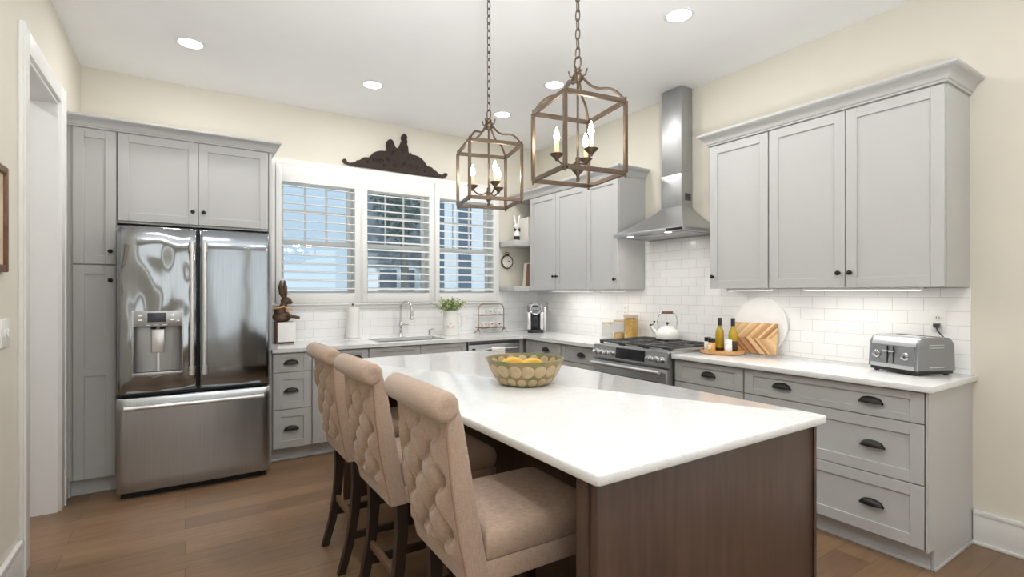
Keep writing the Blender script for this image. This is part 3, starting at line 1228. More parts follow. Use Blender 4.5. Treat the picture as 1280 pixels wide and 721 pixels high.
# sloped control panel
mb = MB()
prof = [(-0.028, 0.822), (-0.015, 0.926), (0.02, 0.930), (0.02, 0.815), (-0.020, 0.815)]
mb.rings([[Vector((x, p[0], p[1])) for p in prof] for x in (0.0, rw)])
cp = mb.build('control_panel', M_STEELH, r)
sl = math.atan2(0.013, 0.104)


def on_panel(x, z, off):
    # point on the sloped face
    tt = (z - 0.822) / 0.104
    return Vector((x, -0.028 + 0.013 * tt, z)) + Vector((0, -math.cos(sl), math.sin(sl))) * off


mb = MB()
for zz0, zz1 in ((0.836, 0.918),):
    a, b = on_panel(0.27, zz0, 0.0005), on_panel(0.575, zz0, 0.0005)
    c, d2 = on_panel(0.575, zz1, 0.0005), on_panel(0.27, zz1, 0.0005)
    off = Vector((0, -0.002, 0))
    mb.rings([[a, b, c, d2], [p + off for p in (a, b, c, d2)]])
mb.build('oven_display', M_SCREEN, cp)
for kx in (0.045, 0.105, 0.165, 0.222, 0.625, 0.685, 0.742):
    p = on_panel(kx, 0.868, 0)
    mb = MB()
    mb.lathe([(0, 0), (0.024, 0), (0.024, 0.006), (0.0195, 0.009), (0.018, 0.034), (0.016, 0.037), (0, 0.038)], n=20)
    mb.box(-0.003, 0.003, -0.017, 0.017, 0.036, 0.042, 0.001, 1)
    mb.rot(Matrix.Translation(p) @ Matrix.Rotation(R(90) - sl, 4, 'X'))
    mb.build('control_knob', M_CHROME, cp)
mb = MB()
mb.box(0.004, rw - 0.004, -0.018, 0.02, 0.20, 0.800, 0.004)
od = mb.build('oven_door', M_STEELH, r)
MB().box(0.09, rw - 0.09, -0.0205, -0.0175, 0.34, 0.70, 0.001).build('oven_window', M_SCREEN, od)
mb = MB().tube([(0.03, -0.07, 0.779), (rw - 0.03, -0.07, 0.779)], 0.014, 16)
mb.tube([(0.06, -0.07, 0.779), (0.06, -0.015, 0.779)], 0.010, 12)
mb.tube([(rw - 0.06, -0.07, 0.779), (rw - 0.06, -0.015, 0.779)], 0.010, 12)
mb.build('oven_handle', M_STEELBAR, od)
MB().box(0.004, rw - 0.004, -0.016, 0.02, 0.065, 0.195, 0.004).build('warming_drawer', M_STEELH, r)
# grates: three cast iron sections and their burners
for k in range(3):
    x0 = 0.012 + k * (rw - 0.024) / 3
    x1 = x0 + (rw - 0.024) / 3 - 0.006
    mb = MB()
    ya, yb2 = 0.045, RD - 0.06
    zt = 0.962
    for yy in (ya, yb2, (ya + yb2) / 2):
        mb.box(x0, x1, yy - 0.007, yy + 0.007, zt - 0.016, zt, 0.003, 1)
    for xx in (x0 + 0.007, x1 - 0.007):
        mb.box(xx - 0.007, xx + 0.007, ya, yb2, zt - 0.016, zt, 0.003, 1)
    for q in range(1, 4):
        xx = x0 + (x1 - x0) * q / 4
        mb.box(xx - 0.005, xx + 0.005, ya + 0.02, ya + 0.20, zt - 0.012, zt + 0.002, 0.002, 1)
        mb.box(xx - 0.005, xx + 0.005, yb2 - 0.20, yb2 - 0.02, zt - 0.012, zt + 0.002, 0.002, 1)
    for xx in (x0 + 0.012, x1 - 0.012):
        for yy in (ya + 0.01, yb2 - 0.01):
            mb.box(xx - 0.011, xx + 0.011, yy - 0.011, yy + 0.011, 0.9305, zt - 0.01)
    mb.build('grate', M_GRATE, r)
    for yy in ((ya + 0.12), (yb2 - 0.12)):
        MB().lathe([(0, 0), (0.05, 0), (0.048, 0.008), (0.035, 0.010), (0.034, 0.017), (0, 0.018)], ((x0 + x1) / 2, yy, 0.9302)).build('burner', M_BLACK, r)

# ------------------------------------------------------------------ hood
HC = 2.868
r = thing('range_hood', 'stainless steel chimney range hood above the gas range', 'range hood', (XR - 0.0095, HC, 0))
CX0, CY = -0.138, 0.107     # chimney front offset, half width
MB().box(CX0 + 0.002, 0.0, -CY + 0.002, CY - 0.002, 2.36, ZC - 0.001, 0.002).build('upper_chimney', M_STEEL, r)
MB().box(CX0, 0.0, -CY, CY, 2.085, 2.36, 0.002).build('lower_chimney', M_STEEL, r)
mb = MB().box(-0.095, -0.020, -CY - 0.0025, -CY, 2.135, 2.195, 0.002)
mb.box(-0.095, -0.060, -CY - 0.0035, -CY - 0.0024, 2.14, 2.19)
mb.build('side_vent', M_SLATE, r)
HW, HX = 0.372, -0.452
mb = MB()
rings = []
for q in range(15):
    s = q / 14
    k = (1 - s) ** 1.2            # concave sweep from rim to chimney
    hw = CY + (HW - 0.008 - CY) * k
    hx = CX0 + (HX + 0.008 - CX0) * k
    z = 1.868 + 0.217 * s
    rings.append([Vector((hx, -hw, z)), Vector((0, -hw, z)), Vector((0, hw, z)), Vector((hx, hw, z))])
mb.rings(rings)
mb.build('canopy', M_STEELH, r, 25)
mb = MB().box(HX, 0.0, -HW, HW, 1.838, 1.867, 0.003)
mb.build('rim', M_STEELH, r)
MB().box(HX - 0.003, HX + 0.001, -0.365, -0.21, 1.843, 1.862, 0.001).build('control_strip', M_SCREEN, r)
mb = MB()
for k in (0, 1):
    mb.box(HX + 0.06, -0.06, -0.33 + 0.335 * k, -0.006 + 0.335 * k, 1.833, 1.8375, 0.001)
mb.build('grease_filter', M_STEEL, r)
for yy in (-0.2, 0.2):
    MB().lathe([(0, 0), (0.028, 0), (0.028, 0.004), (0, 0.004)], (HX + 0.035, yy, 1.8335)).build('lamp_lens', M_STRIP, r)
    area_light('hood_lamp', (HX + 0.035, yy, 1.83), (0, 0, 0), 0.05, 0.05, 1.0, (1, 0.96, 0.9), 'DISK', r)

# ------------------------------------------------------------------ island
IX0, IX1, IY0, IY1 = 0.845, 1.970, 0.922, 3.455
r = thing('kitchen_island', 'dark walnut kitchen island base with open knee space for the stools', 'island', (0, 0, 0))
zt = CT - 0.0305
MB().box(0.875, 1.938, 0.955, 0.985, 0.0, zt, 0.002).build('end_panel', M_WALNUT, r)
mb = MB()
mb.box(0.868, 0.955, 0.9865, 1.03, 0.0, zt, 0.002)
mb.build('corner_post', M_WALNUT, r)
MB().box(1.9285, 1.944, 0.948, 0.9545, 0.0, zt, 0.002).build('edge_stile', M_WALNUT, r)
MB().box(1.25, 1.935, 0.986, 3.38, 0.09, zt).build('cabinet_body', M_WALNUT, r)
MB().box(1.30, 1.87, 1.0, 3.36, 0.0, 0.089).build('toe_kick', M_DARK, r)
MB().box(0.875, 1.938, 3.381, 3.41, 0.0, zt, 0.002).build('end_panel', M_WALNUT, r)
mb = MB()
for k in range(4):
    a = 0.995 + k * 0.595
    for (z0, z1) in ((0.11, 0.62), (0.63, 0.87)):
        mb.box(1.9355, 1.953, a, a + 0.585, z0, z1, 0.002, 1)
mb.build('cabinet_front', M_WALNUT, r)
MB().tube([(1.965, 1.0, 0.76), (1.965, 1.0, 0.80)], 0.004, 8).build('cabinet_pull', M_CHROME, r)
mb = MB()
# slab with rounded corners
rad = 0.014
poly = []
for cx, cy, a0 in ((IX1 - rad, IY1 - rad, 0), (IX0 + rad, IY1 - rad, 90), (IX0 + rad, IY0 + rad, 180), (IX1 - rad, IY0 + rad, 270)):
    for q in range(5):
        a = R(a0 + 22.5 * q)
        poly.append((cx + rad * math.cos(a), cy + rad * math.sin(a)))
cen = Vector(((IX0 + IX1) / 2, (IY0 + IY1) / 2))


def inset(d, z):
    out = []
    for x, y in poly:
        out.append(Vector((x - math.copysign(d, x - cen.x), y - math.copysign(d, y - cen.y), z)))
    return out


mb.rings([inset(0.003, T0 + 0.0005), inset(0, T0 + 0.004), inset(0, CT - 0.005), inset(0.0015, CT - 0.0015), inset(0.005, CT)])
o = mb.build('island_worktop', M_QUARTZ, None, 50)
tag(o, 'large white quartz worktop on the walnut island', 'countertop')

# ------------------------------------------------------------------ tufted counter stools
HWB = 0.198


def make_stool(label):
    r = thing('counter_stool', label, 'stool', (0, 0, 0), 0, 'tufted beige counter stools')
    # backrest: section in XZ swept along Y, outer face tufted
    z_lo, z_hi = 0.545, 1.035
    th = 0.066

    def xo(z):       # outer face line
        s = (z - z_lo) / (z_hi - z_lo)
        return -0.005 - 0.070 * s - 0.012 * math.sin(PI * s)
    A = 0.152
    Bq = 0.150

    def tuft(y, z):
        s = z - 0.995
        m1 = min(1, max(0, (z - 0.585) / 0.05)) * min(1, max(0, (0.995 - z) / 0.05)) * min(1, max(0, (HWB - 0.02 - abs(y)) / 0.04))
        p = y / A + s / Bq
        q = y / A - s / Bq
        sp, sq = abs(math.sin(PI * p)), abs(math.sin(PI * q))
        pil = (sp * sq) ** 0.42
        # button dimple
        i, j = round(p), round(q)
        yb_, sb_ = A * (i + j) / 2, Bq * (i - j) / 2
        d2 = ((y - yb_) / 0.022) ** 2 + ((s - sb_) / 0.022) ** 2
        # overlapping vertical fold beside each button
        f2 = ((y - yb_ - 0.010 - 6 * (s - sb_) ** 2) / 0.0085) ** 2 + ((s - sb_) / 0.036) ** 4
        f3 = ((y - yb_ + 0.016) / 0.014) ** 2 + ((s - sb_) / 0.042) ** 2
        inside = 1 if abs(yb_) < HWB - 0.03 else 0
        return m1 * (0.022 * pil - inside * (0.014 * math.exp(-d2) + 0.042 * math.exp(-f2) - 0.010 * math.exp(-f3)))
    ny, nz = 150, 120
    RCX, RCZ = -0.078, 1.056
    cols = []
    mb = MB()
    for i in range(ny + 1):
        y = -HWB + 2 * HWB * i / ny
        e = min(HWB - abs(y), 0.012)
        rd = 0.012 - math.sqrt(max(0, 0.012 ** 2 - (0.012 - e) ** 2))
        ring = []
        for j in range(nz + 1):
            z = z_lo + (z_hi - z_lo) * j / nz
            ring.append(Vector((xo(z) + rd - tuft(y, z), y, z)))
        for j in range(16):
            z = z_hi - (z_hi - z_lo) * j / 15
            s = (z - z_lo) / (z_hi - z_lo)
            ring.append(Vector((xo(z) + th * (1.05 - 0.30 * s) - rd + 0.010 * math.sin(PI * s), y, z)))
        cols.append(ring[:nz + 1] + [Vector((RCX + (0.0415 - rd) * math.cos(R(an)), y, RCZ + (0.0415 - rd) * math.sin(R(an)))) for an in range(170, -1, -14)] + ring[nz + 2:])
    mb.rings(cols)
    mb.build('backrest', M_FABRIC, r, 60)
    # scroll roll on top
    mb = MB()
    rc = 0.042
    prof = [(0.0, -HWB - 0.008), (0.012, -HWB - 0.011), (0.028, -HWB - 0.010), (rc - 0.004, -HWB - 0.004), (rc, -HWB + 0.006), (rc + 0.001, 0), (rc, HWB - 0.006), (rc - 0.004, HWB + 0.004), (0.028, HWB + 0.010), (0.0, HWB + 0.008)]
    mb.lathe(prof, (-0.078, 0, 1.056), n=28, axis='Y')
    mb.build('scroll_roll', M_FABRIC, r, 50)
    # piping at both edges of the outer face
    for sgn in (-1, 1):
        mb = MB()
        mb.tube([(xo(z_lo + (z_hi - z_lo) * k / 20) + 0.0015, sgn * (HWB - 0.006), z_lo + (z_hi - z_lo) * k / 20) for k in range(21)], 0.0032, 8)
        mb.build('piping', M_PIPING, r)
    # seat
    mb = MB()

    def seat_sec(k, inset_):
        pass
    sx0, sx1 = 0.048, 0.475
    rings = []
    for (z, ins) in ((0.612, 0.004), (0.618, 0.0), (0.655, -0.004), (0.682, 0.002), (0.694, 0.016), (0.701, 0.045), (0.705, 0.11)):
        n = 10
        hw = HWB - ins
        a0, a1 = sx0 + ins * 0.6, sx1 - ins
        ring = []
        rr = 0.03
        for cx, cy, ang in ((a1 - rr, hw - rr, 0), (a0 + rr * .4, hw - rr * .4, 90), (a0 + rr * .4, -hw + rr * .4, 180), (a1 - rr, -hw + rr, 270)):
            rad_ = rr if cx > 0.3 else rr * .4
            for q in range(5):
                aa = R(ang + 22.5 * q)
                ring.append(Vector((cx + rad_ * math.cos(aa), cy + rad_ * math.sin(aa), z)))
        rings.append(ring)
    mb.rings(rings)
    mb.build('seat_cushion', M_FABRIC, r, 60)
    mb = MB().box(0.002, sx1 - 0.006, -HWB + 0.002, HWB - 0.002, 0.543, 0.611, 0.006)
    mb.build('seat_apron', M_FABRIC, r)
    # legs
    for sgn in (-1, 1):
        yy = sgn * (HWB - 0.032)
        mb = MB()
        pts = [(0.045, yy, 0.545), (0.047, yy, 0.42), (0.036, yy, 0.28), (0.010, yy, 0.13), (-0.028, yy, 0.0)]
        rings = []
        for q, p in enumerate(pts):
            w = 0.023 - 0.0015 * q
            rings.append([Vector((p[0] + a * w, p[1] + b * w * 0.9, p[2])) for a, b in ((-1, -1), (1, -1), (1, 1), (-1, 1))])
        mb.rings(rings)
        mb.build('leg', M_LEGWOOD, r, 30)
        mb = MB().frustum((0.417, 0.445, yy - 0.014, yy + 0.014, 0.0), (0.408, 0.455, yy - 0.022, yy + 0.022, 0.5425))
        mb.build('leg', M_LEGWOOD, r, 30)
        MB().box(0.030, 0.412, yy - 0.009, yy + 0.009, 0.155, 0.19, 0.002, 1).build('stretcher', M_LEGWOOD, r)
    MB().box(0.024, 0.044, -HWB + 0.05, HWB - 0.05, 0.235, 0.268, 0.002, 1).build('stretcher', M_STRETCH, r)
    MB().box(0.418, 0.440, -HWB + 0.05, HWB - 0.05, 0.235, 0.268, 0.002, 1).build('stretcher', M_LEGWOOD, r)
    return r


st = make_stool('tufted beige counter stool nearest the camera at the island')
SP = [(0.661, 1.418, -1.0), (0.661, 2.062, 0.5), (0.661, 2.668, 0.0)]
LB = ['tufted beige counter stool nearest the camera at the island', 'tufted beige counter stool in the middle of the three at the island',
      'tufted beige counter stool farthest from the camera, nearest the windows']
for i, (x, y, a) in enumerate(SP):
    o = st if i == 0 else copy_tree(st)
    o['label'] = LB[i]
    o.location = (x, y, 0)
    o.rotation_euler = (0, 0, R(a))

# ------------------------------------------------------------------ lantern pendants
LS, LH, LZ = 0.286, 0.297, 1.857


def make_lantern():
    r = thing('lantern_pendant', '', 'pendant light', (0, 0, 0), 0, 'lantern pendants over the island')
    h2 = LS / 2
    z0, z1 = LZ, LZ + LH
    b = 0.0075
    corners = [(-h2, -h2), (h2, -h2), (h2, h2), (-h2, h2)]
    for x, y in corners:
        mb = MB().box(x - b, x + b, y - b, y + b, z0, z1, 0.001, 1)
        mb.tube([(x, y, z0), (x, y, z0 - 0.018)], 0.005, 8)
        mb.tube([(x, y, z1), (x, y, z1 + 0.016)], 0.005, 8)
        mb.build('post', M_BRASS, r)
    for z in (z0, z1):
        mb = MB()
        for i in range(4):
            (xa, ya), (xb, yb_) = corners[i], corners[(i + 1) % 4]
            if i % 2 == 0:
                mb.box(xa + b, xb - b, ya - b * .9, ya + b * .9, z - 0.009, z + 0.009, 0.001, 1) if xb > xa else mb.box(xb + b, xa - b, ya - b * .9, ya + b * .9, z - 0.009, z + 0.009, 0.001, 1)
            else:
                lo, hi = min(ya, yb_), max(ya, yb_)
                mb.box(xa - b * .9, xa + b * .9, lo + b, hi - b, z - 0.009, z + 0.009, 0.001, 1)
        mb.build('frame_ring', M_BRASS, r)
    # ogee arms from the corners to the hub
    zh = 2.285
    for x, y in corners:
        L = math.hypot(x, y)
        pts = []
        for q in range(17):
            s = q / 16
            rad_ = L + (0.018 - L) * s
            zz = z1 + (zh - z1) * (s + 0.135 * math.sin(2 * PI * s))
            pts.append((x / L * rad_, y / L * rad_, zz))
        MB().tube(pts, 0.0055, 8).build('arm', M_BRASS, r)
    mb = MB()
    mb.lathe([(0, 2.262), (0.014, 2.262), (0.022, 2.270), (0.026, 2.283), (0.020, 2.296), (0.013, 2.302), (0.017, 2.312), (0.010, 2.320), (0, 2.322)], n=20)
    for k in range(4):
        a = PI / 4 + k * PI / 2
        mb.tube([(0.018 * math.cos(a), 0.018 * math.sin(a), 2.285), (0.034 * math.cos(a), 0.034 * math.sin(a), 2.290), (0.040 * math.cos(a), 0.040 * math.sin(a), 2.315)], 0.0035, 8)
    mb.build('hub', M_BRASS, r)
    MB().tube([(0, 0, 1.90), (0, 0, 2.265)], 0.0055, 12).build('stem', M_BRASS, r)
    # lower body: cross bar and finial
    mb = MB()
    mb.lathe([(0, 1.838), (0.007, 1.838), (0.009, 1.846), (0.006, 1.855), (0.010, 1.868), (0.026, 1.884), (0.028, 1.892), (0.012, 1.90), (0.010, 1.94), (0, 1.94)], n=20)
    mb.build('finial', M_BRASS, r)
    # three candle arms
    for k in range(3):
        a = R(6.35 + 120 * k)
        ca, sa = math.cos(a), math.sin(a)
        RR = 0.090
        mb = MB()
        pts = []
        for q in range(11):
            s = q / 10
            pts.append((ca * RR * s, sa * RR * s, 1.925 - 0.030 * math.sin(PI * s * 0.8) + 0.028 * s * s))
        mb.tube(pts, 0.004, 8)
        cz = 1.935
        mb.lathe([(0, cz - 0.012), (0.006, cz - 0.010), (0.010, cz), (0.026, cz + 0.014), (0.030, cz + 0.020), (0.026, cz + 0.020), (0.010, cz + 0.012), (0, cz + 0.012)], (ca * RR, sa * RR, 0), n=20)
        arm = mb.build('candle_arm', M_BRASS, r)
        MB().lathe([(0, cz + 0.012), (0.0095, cz + 0.012), (0.0095, cz + 0.072), (0, cz + 0.072)], (ca * RR, sa * RR, 0), n=16).build('candle_sleeve', M_LID, arm)
        MB().lathe([(0, cz + 0.072), (0.007, cz + 0.073), (0.0125, cz + 0.088), (0.0125, cz + 0.098), (0.007, cz + 0.118), (0.002, cz + 0.134), (0, cz + 0.136)], (ca * RR, sa * RR, 0), n=16).build('bulb', M_BULB, arm)
        pl = bpy.data.lights.new('bulb_glow', 'POINT')
        pl.energy = 1.2
        pl.color = (1, 0.86, 0.68)
        pl.shadow_soft_size = 0.03
        po = bpy.data.objects.new('bulb_glow', pl)
        COL.objects.link(po)
        po.location = (ca * (RR + 0.03), sa * (RR + 0.03), cz + 0.10)
        po.parent = r
    # chain
    mb = MB()

    def link(zc, hh, ww, ang, rr=0.0028):
        pts = []
        for q in range(20):
            t = 2 * PI * q / 20
            xx = ww * math.copysign(abs(math.cos(t)) ** 0.8, math.cos(t))
            zz = hh * math.copysign(abs(math.sin(t)) ** 0.8, math.sin(t))
            pts.append((xx * math.cos(ang), xx * math.sin(ang), zc + zz))
        mb.tube(pts, rr, 8, closed=True)
    link(2.344, 0.027, 0.017, R(20), 0.0035)
    z = 2.388
    k = 0
    while z < ZC - 0.045:
        link(z, 0.024, 0.0095, R(20) + (k % 2) * PI / 2 + R(12))
        z += 0.040
        k += 1
    mb.build('chain', M_BRASS, r)
    MB().lathe([(0, ZC - 0.042), (0.012, ZC - 0.042), (0.02, ZC - 0.03), (0.055, ZC - 0.018), (0.062, ZC - 0.001), (0, ZC - 0.001)], n=28).build('ceiling_canopy', M_BRASS, r)
    return r


ln = make_lantern()
ln['label'] = 'brass lantern pendant with lit candle bulbs, the nearer over the island'
ln.location = (1.412, 1.664, 0)
ln.rotation_euler = (0, 0, 2.193 - R(225))
l2 = copy_tree(ln)
l2['label'] = 'brass lantern pendant with lit candle bulbs, the farther one nearer the windows'
l2.location = (1.408, 2.413, 0)
l2.rotation_euler = (0, 0, 2.102 - R(225))

# ------------------------------------------------------------------ recessed ceiling lights
CANS = [(0.031, 4.149, 'round recessed ceiling light above the fridge'), (1.31, 4.156, 'round recessed ceiling light above the sink and left windows'),
        (2.583, 4.164, 'round recessed ceiling light seen behind the farther pendant'), (2.578, 3.336, 'round recessed ceiling light between the two pendants'),
        (2.584, 2.077, 'round recessed ceiling light at the top edge, right of the near pendant')]
for i, (x, y, lab) in enumerate(CANS):
    r = thing('recessed_light', lab, 'ceiling light', (x, y, ZC), 0, 'recessed ceiling lights')
    MB().lathe([(0.072, -0.001), (0.074, -0.004), (0.088, -0.005), (0.094, -0.0005), (0.072, -0.0005)], n=36).build('trim_ring', M_TRIM, r)
    MB().lathe([(0, -0.003), (0.0718, -0.003), (0.0718, -0.0006), (0, -0.0006)], n=36).build('lens', M_LENS, r)
    area_light('ceiling_glow', (0, 0, -0.008), (0, 0, 0), 0.14, 0.14, 8.5, (1, 0.985, 0.97), 'DISK', r)
area_light('ceiling_glow', (XL - 1.0, 3.5, ZC - 0.008), (0, 0, 0), 0.14, 0.14, 14, (1, 0.985, 0.97), 'DISK')  # lamp added to brighten the hall, no fixture there
# added fill lamps at the ceiling, out of frame, without fixtures
for x, y in ((0.03, 2.0), (0.03, 0.0), (1.31, 0.0), (2.58, 0.2), (1.31, -1.8)):
    area_light('ceiling_glow', (x, y, ZC - 0.008), (0, 0, 0), 0.14, 0.14, 8.5, (1, 0.985, 0.97), 'DISK')

# ------------------------------------------------------------------ items
# carved overdoor plaque above the windows
def PX(u, v):
    """point on the plaque's plane from outline measurements (u along the width 0..1280, v up)"""
    return u


outl = [(72, 345), (80, 328), (100, 326), (114, 342), (122, 360), (145, 370), (185, 366), (212, 362), (224, 342), (246, 344), (268, 330), (292, 312), (320, 310), (352, 314), (372, 292), (400, 262), (440, 246), (480, 240), (525, 244), (548, 226), (538, 190), (540, 150), (560, 124), (584, 117), (606, 130), (622, 165), (636, 204), (652, 216), (672, 206), (690, 170), (706, 132), (698, 104), (704, 76), (722, 60), (744, 66), (762, 96), (756, 122), (764, 146), (758, 168), (772, 212), (776, 258), (782, 270), (800, 262), (808, 282), (850, 290), (890, 308), (930, 340), (956, 376), (974, 404), (1000, 412), (1024, 420), (1046, 446), (1070, 458), (1092, 482), (1130, 500), (1150, 490), (1162, 478), (1184, 482), (1192, 500), (1180, 520), (1150, 530), (1110, 526), (900, 502), (620, 462), (380, 426), (200, 404), (120, 384), (86, 370)]


def plaque_pt(px, py):
    u, v = 420 + px / 8.533, 160 + py / 8.533
    k = (u - 640) / 631.58
    S, Cc = math.sin(R(32.9)), math.cos(R(32.9))
    rx, ry, rz = S + k * Cc, Cc - k * S, -(v - 365.75) / 631.58
    t = 4.985 / ry
    return rx * t, EYE + rz * t


poly = [plaque_pt(*p) for p in outl]
zmin = min(p[1] for p in poly)
r = thing('carved_plaque', 'dark carved wooden plaque with rooster and hen above the windows', 'wall decor', (1.85, 4.985, 0))
mb = MB()
mb.prism([(x - 1.85, z) for x, z in poly], 0.0, 0.026)
mb.build('carved_panel', M_CARVE, r)
for (px, py, rr, a0) in ((480, 350, 26, 0), (560, 330, 20, 2), (420, 345, 20, 1), (640, 390, 22, 3), (720, 380, 24, 4), (800, 400, 20, 0), (870, 430, 18, 2), (340, 360, 16, 1), (950, 450, 14, 3), (520, 400, 16, 0), (600, 270, 22, 1), (720, 240, 22, 2)):
    cx, cz = plaque_pt(px, py)
    s = rr * 0.0011
    pts = []
    for q in range(26):
        t = q / 25
        a = a0 + t * 4.2 * PI / 1.4
        pts.append((cx - 1.85 + s * (1 - 0.75 * t) * math.cos(a), -0.002, cz + s * (1 - 0.75 * t) * math.sin(a)))
    MB().tube(pts, 0.0045, 6).build('scroll_carving', M_CARVE, r)

# rabbit on a box with a white card
r = thing('rabbit_statue', 'brown hare statue with tan bow sitting on a box beside the fridge', 'statue', (0.735, 4.86, CT))
MB().box(-0.075, 0.075, -0.05, 0.07, 0.0, 0.19, 0.003).build('box_base', M_BRONZE, r)
MB().box(-0.058, 0.088, -0.054, -0.0505, 0.016, 0.188, 0.001).build('white_card', M_PAPER, r)
mb = MB()
mb.sphere((-0.015, 0.01, 0.235), 0.075, 1.05, 0.72, 0.70, 18)
mb.sphere((-0.03, 0.01, 0.275), 0.055, 0.95, 0.85, 0.95, 16)
mb.sphere((-0.03, -0.025, 0.222), 0.045, 1.2, 0.7, 0.8, 14)
mb.tube([(-0.022, 0.0, 0.29), (-0.005, 0.0, 0.33), (0.005, 0, 0.36)], 0.034, 12, 0.026)
mb.sphere((0.018, 0, 0.375), 0.036, 1.25, 0.85, 0.95, 16)
mb.sphere((0.050, 0, 0.362), 0.020, 1.2, 0.9, 0.85, 12)
mb.tube([(0.01, -0.03, 0.255), (0.06, -0.034, 0.238), (0.105, -0.034, 0.228), (0.125, -0.034, 0.224)], 0.018, 10, 0.012)
mb.tube([(0.01, 0.03, 0.255), (0.06, 0.034, 0.238), (0.105, 0.034, 0.225)], 0.018, 10, 0.012)
body = mb.build('hare_body', M_BRONZE, r, 80)
for sgn, dx in ((-1, -0.022), (1, 0.012)):
    mb = MB()
    mb.tube([(0.006 + dx * 0.3, sgn * 0.012, 0.395), (0.000 + dx, sgn * 0.018, 0.44), (-0.004 + dx * 1.3, sgn * 0.02, 0.50), (-0.004 + dx * 1.1, sgn * 0.02, 0.555)], 0.016, 10, radii=[0.012, 0.021, 0.019, 0.005])
    mb.build('ear', M_BRONZE, body, 80)
mb = MB()
mb.tube([(-0.038 + 0.045 * math.cos(a), 0.04 * math.sin(a) + 0.0, 0.318 + 0.012 * math.cos(a)) for a in [2 * PI * q / 20 for q in range(20)]], 0.008, 8, closed=True)
mb.tube([(0.01, -0.03, 0.318), (0.045, -0.045, 0.305), (0.06, -0.05, 0.29)], 0.007, 8)
mb.tube([(0.008, -0.03, 0.318), (0.025, -0.048, 0.30), (0.03, -0.052, 0.278)], 0.007, 8)
mb.build('ribbon', M_RIBBON, r)

# paper towel on holder
r = thing('paper_towel_holder', 'white paper towel roll on a stand left of the faucet', 'paper towel', (1.355, 4.91, CT))
MB().lathe([(0, 0), (0.075, 0), (0.075, 0.008), (0.02, 0.012), (0, 0.012)], n=28).build('stand_base', M_PLATE, r)
MB().tube([(0, 0, 0.012), (0, 0, 0.325)], 0.007, 12).build('rod', M_CHROME, r)
MB().lathe([(0, 0.325), (0.009, 0.326), (0.013, 0.334), (0.008, 0.343), (0, 0.345)], n=14).build('finial_knob', M_BRONZE, r)
MB().lathe([(0.02, 0.014), (0.060, 0.014), (0.061, 0.02), (0.061, 0.305), (0.060, 0.310), (0.02, 0.310), (0.02, 0.014)], n=32).build('towel_roll', M_PAPER, r)

# faucet
r = thing('kitchen_faucet', 'chrome pull-down gooseneck faucet behind the sink', 'faucet', (1.835, 4.915, CT))
mb = MB()
mb.lathe([(0, 0), (0.026, 0), (0.028, 0.006), (0.020, 0.016), (0.017, 0.05), (0.019, 0.06), (0.017, 0.075), (0.019, 0.11), (0.021, 0.13), (0.015, 0.15), (0.0125, 0.18), (0, 0.18)], n=20)
mb.build('base', M_CHROME, r)
pts = [(0, 0, 0.16), (0, 0, 0.27)]
Rn = 0.062
dirx, diry = 0.66, -0.75
for q in range(1, 15):
    a = PI * q / 14 * 1.0
    pts.append((dirx * Rn * (1 - math.cos(a)), diry * Rn * (1 - math.cos(a)), 0.29 + 0.066 * math.sin(a)))
pts.append((dirx * 2 * Rn, diry * 2 * Rn, 0.265))
MB().tube(pts, 0.0105, 14).build('neck', M_CHROME, r)
hx, hy = dirx * 2 * Rn, diry * 2 * Rn
MB().lathe([(0, 0.175), (0.022, 0.175), (0.024, 0.182), (0.018, 0.215), (0.014, 0.25), (0.011, 0.27), (0, 0.27)], (hx, hy, 0), n=18).build('spray_head', M_CHROME, r)
mb = MB().tube([(0.012, -0.006, 0.125), (0.055, -0.03, 0.128)], 0.009, 10)
mb.tube([(0.055, -0.03, 0.128), (0.085, -0.04, 0.118)], 0.005, 8)
mb.sphere((0.055, -0.03, 0.128), 0.014, n=12)
mb.build('lever', M_CHROME, r)
o = MB().lathe([(0, 0), (0.018, 0), (0.018, 0.005), (0.011, 0.010), (0.010, 0.05), (0.012, 0.062), (0, 0.066)], n=16)
o.tube([(0, 0, 0.055), (0.02, -0.02, 0.068), (0.036, -0.035, 0.066)], 0.005, 8)
o.rot(Matrix.Translation((2.15, 4.915, CT)))
o = o.build('soap_dispenser', M_CHROME)
tag(o, 'small chrome soap dispenser right of the sink', 'soap dispenser')

# pitcher with greenery
r = thing('pitcher', 'white ceramic pitcher used as a vase right of the sink', 'pitcher', (2.34, 4.80, CT))
mb = MB()
mb.lathe([(0, 0.0), (0.072, 0.0), (0.078, 0.008), (0.080, 0.05), (0.082, 0.12), (0.079, 0.19), (0.078, 0.235), (0.084, 0.262), (0.080, 0.262), (0.073, 0.235), (0.074, 0.19), (0.074, 0.02), (0, 0.02)], n=32)
mb.build('jug', M_WHITE, r)
MB().tube([(0.078, 0.0, 0.215), (0.115, 0.0, 0.225), (0.132, 0.0, 0.17), (0.122, 0.0, 0.10), (0.081, 0.0, 0.075)], 0.009, 10).build('handle', M_WHITE, r)
mb = MB()
fdir = Vector((-0.44, -0.9, 0)).normalized()
sd = Vector((0.9, -0.44, 0)).normalized()
for k, (u, v, s) in enumerate(((-0.03, 0.10, 0.012), (0.03, 0.10, 0.012), (0, 0.13, 0.010), (-0.015, 0.085, 0.008), (0.016, 0.085, 0.008))):
    c = fdir * 0.0815 + sd * u + Vector((0, 0, v))
    mb.sphere(c, s, 0.9, 0.4, 0.9, 10)
mb.build('painted_motif', M_PINK, r)
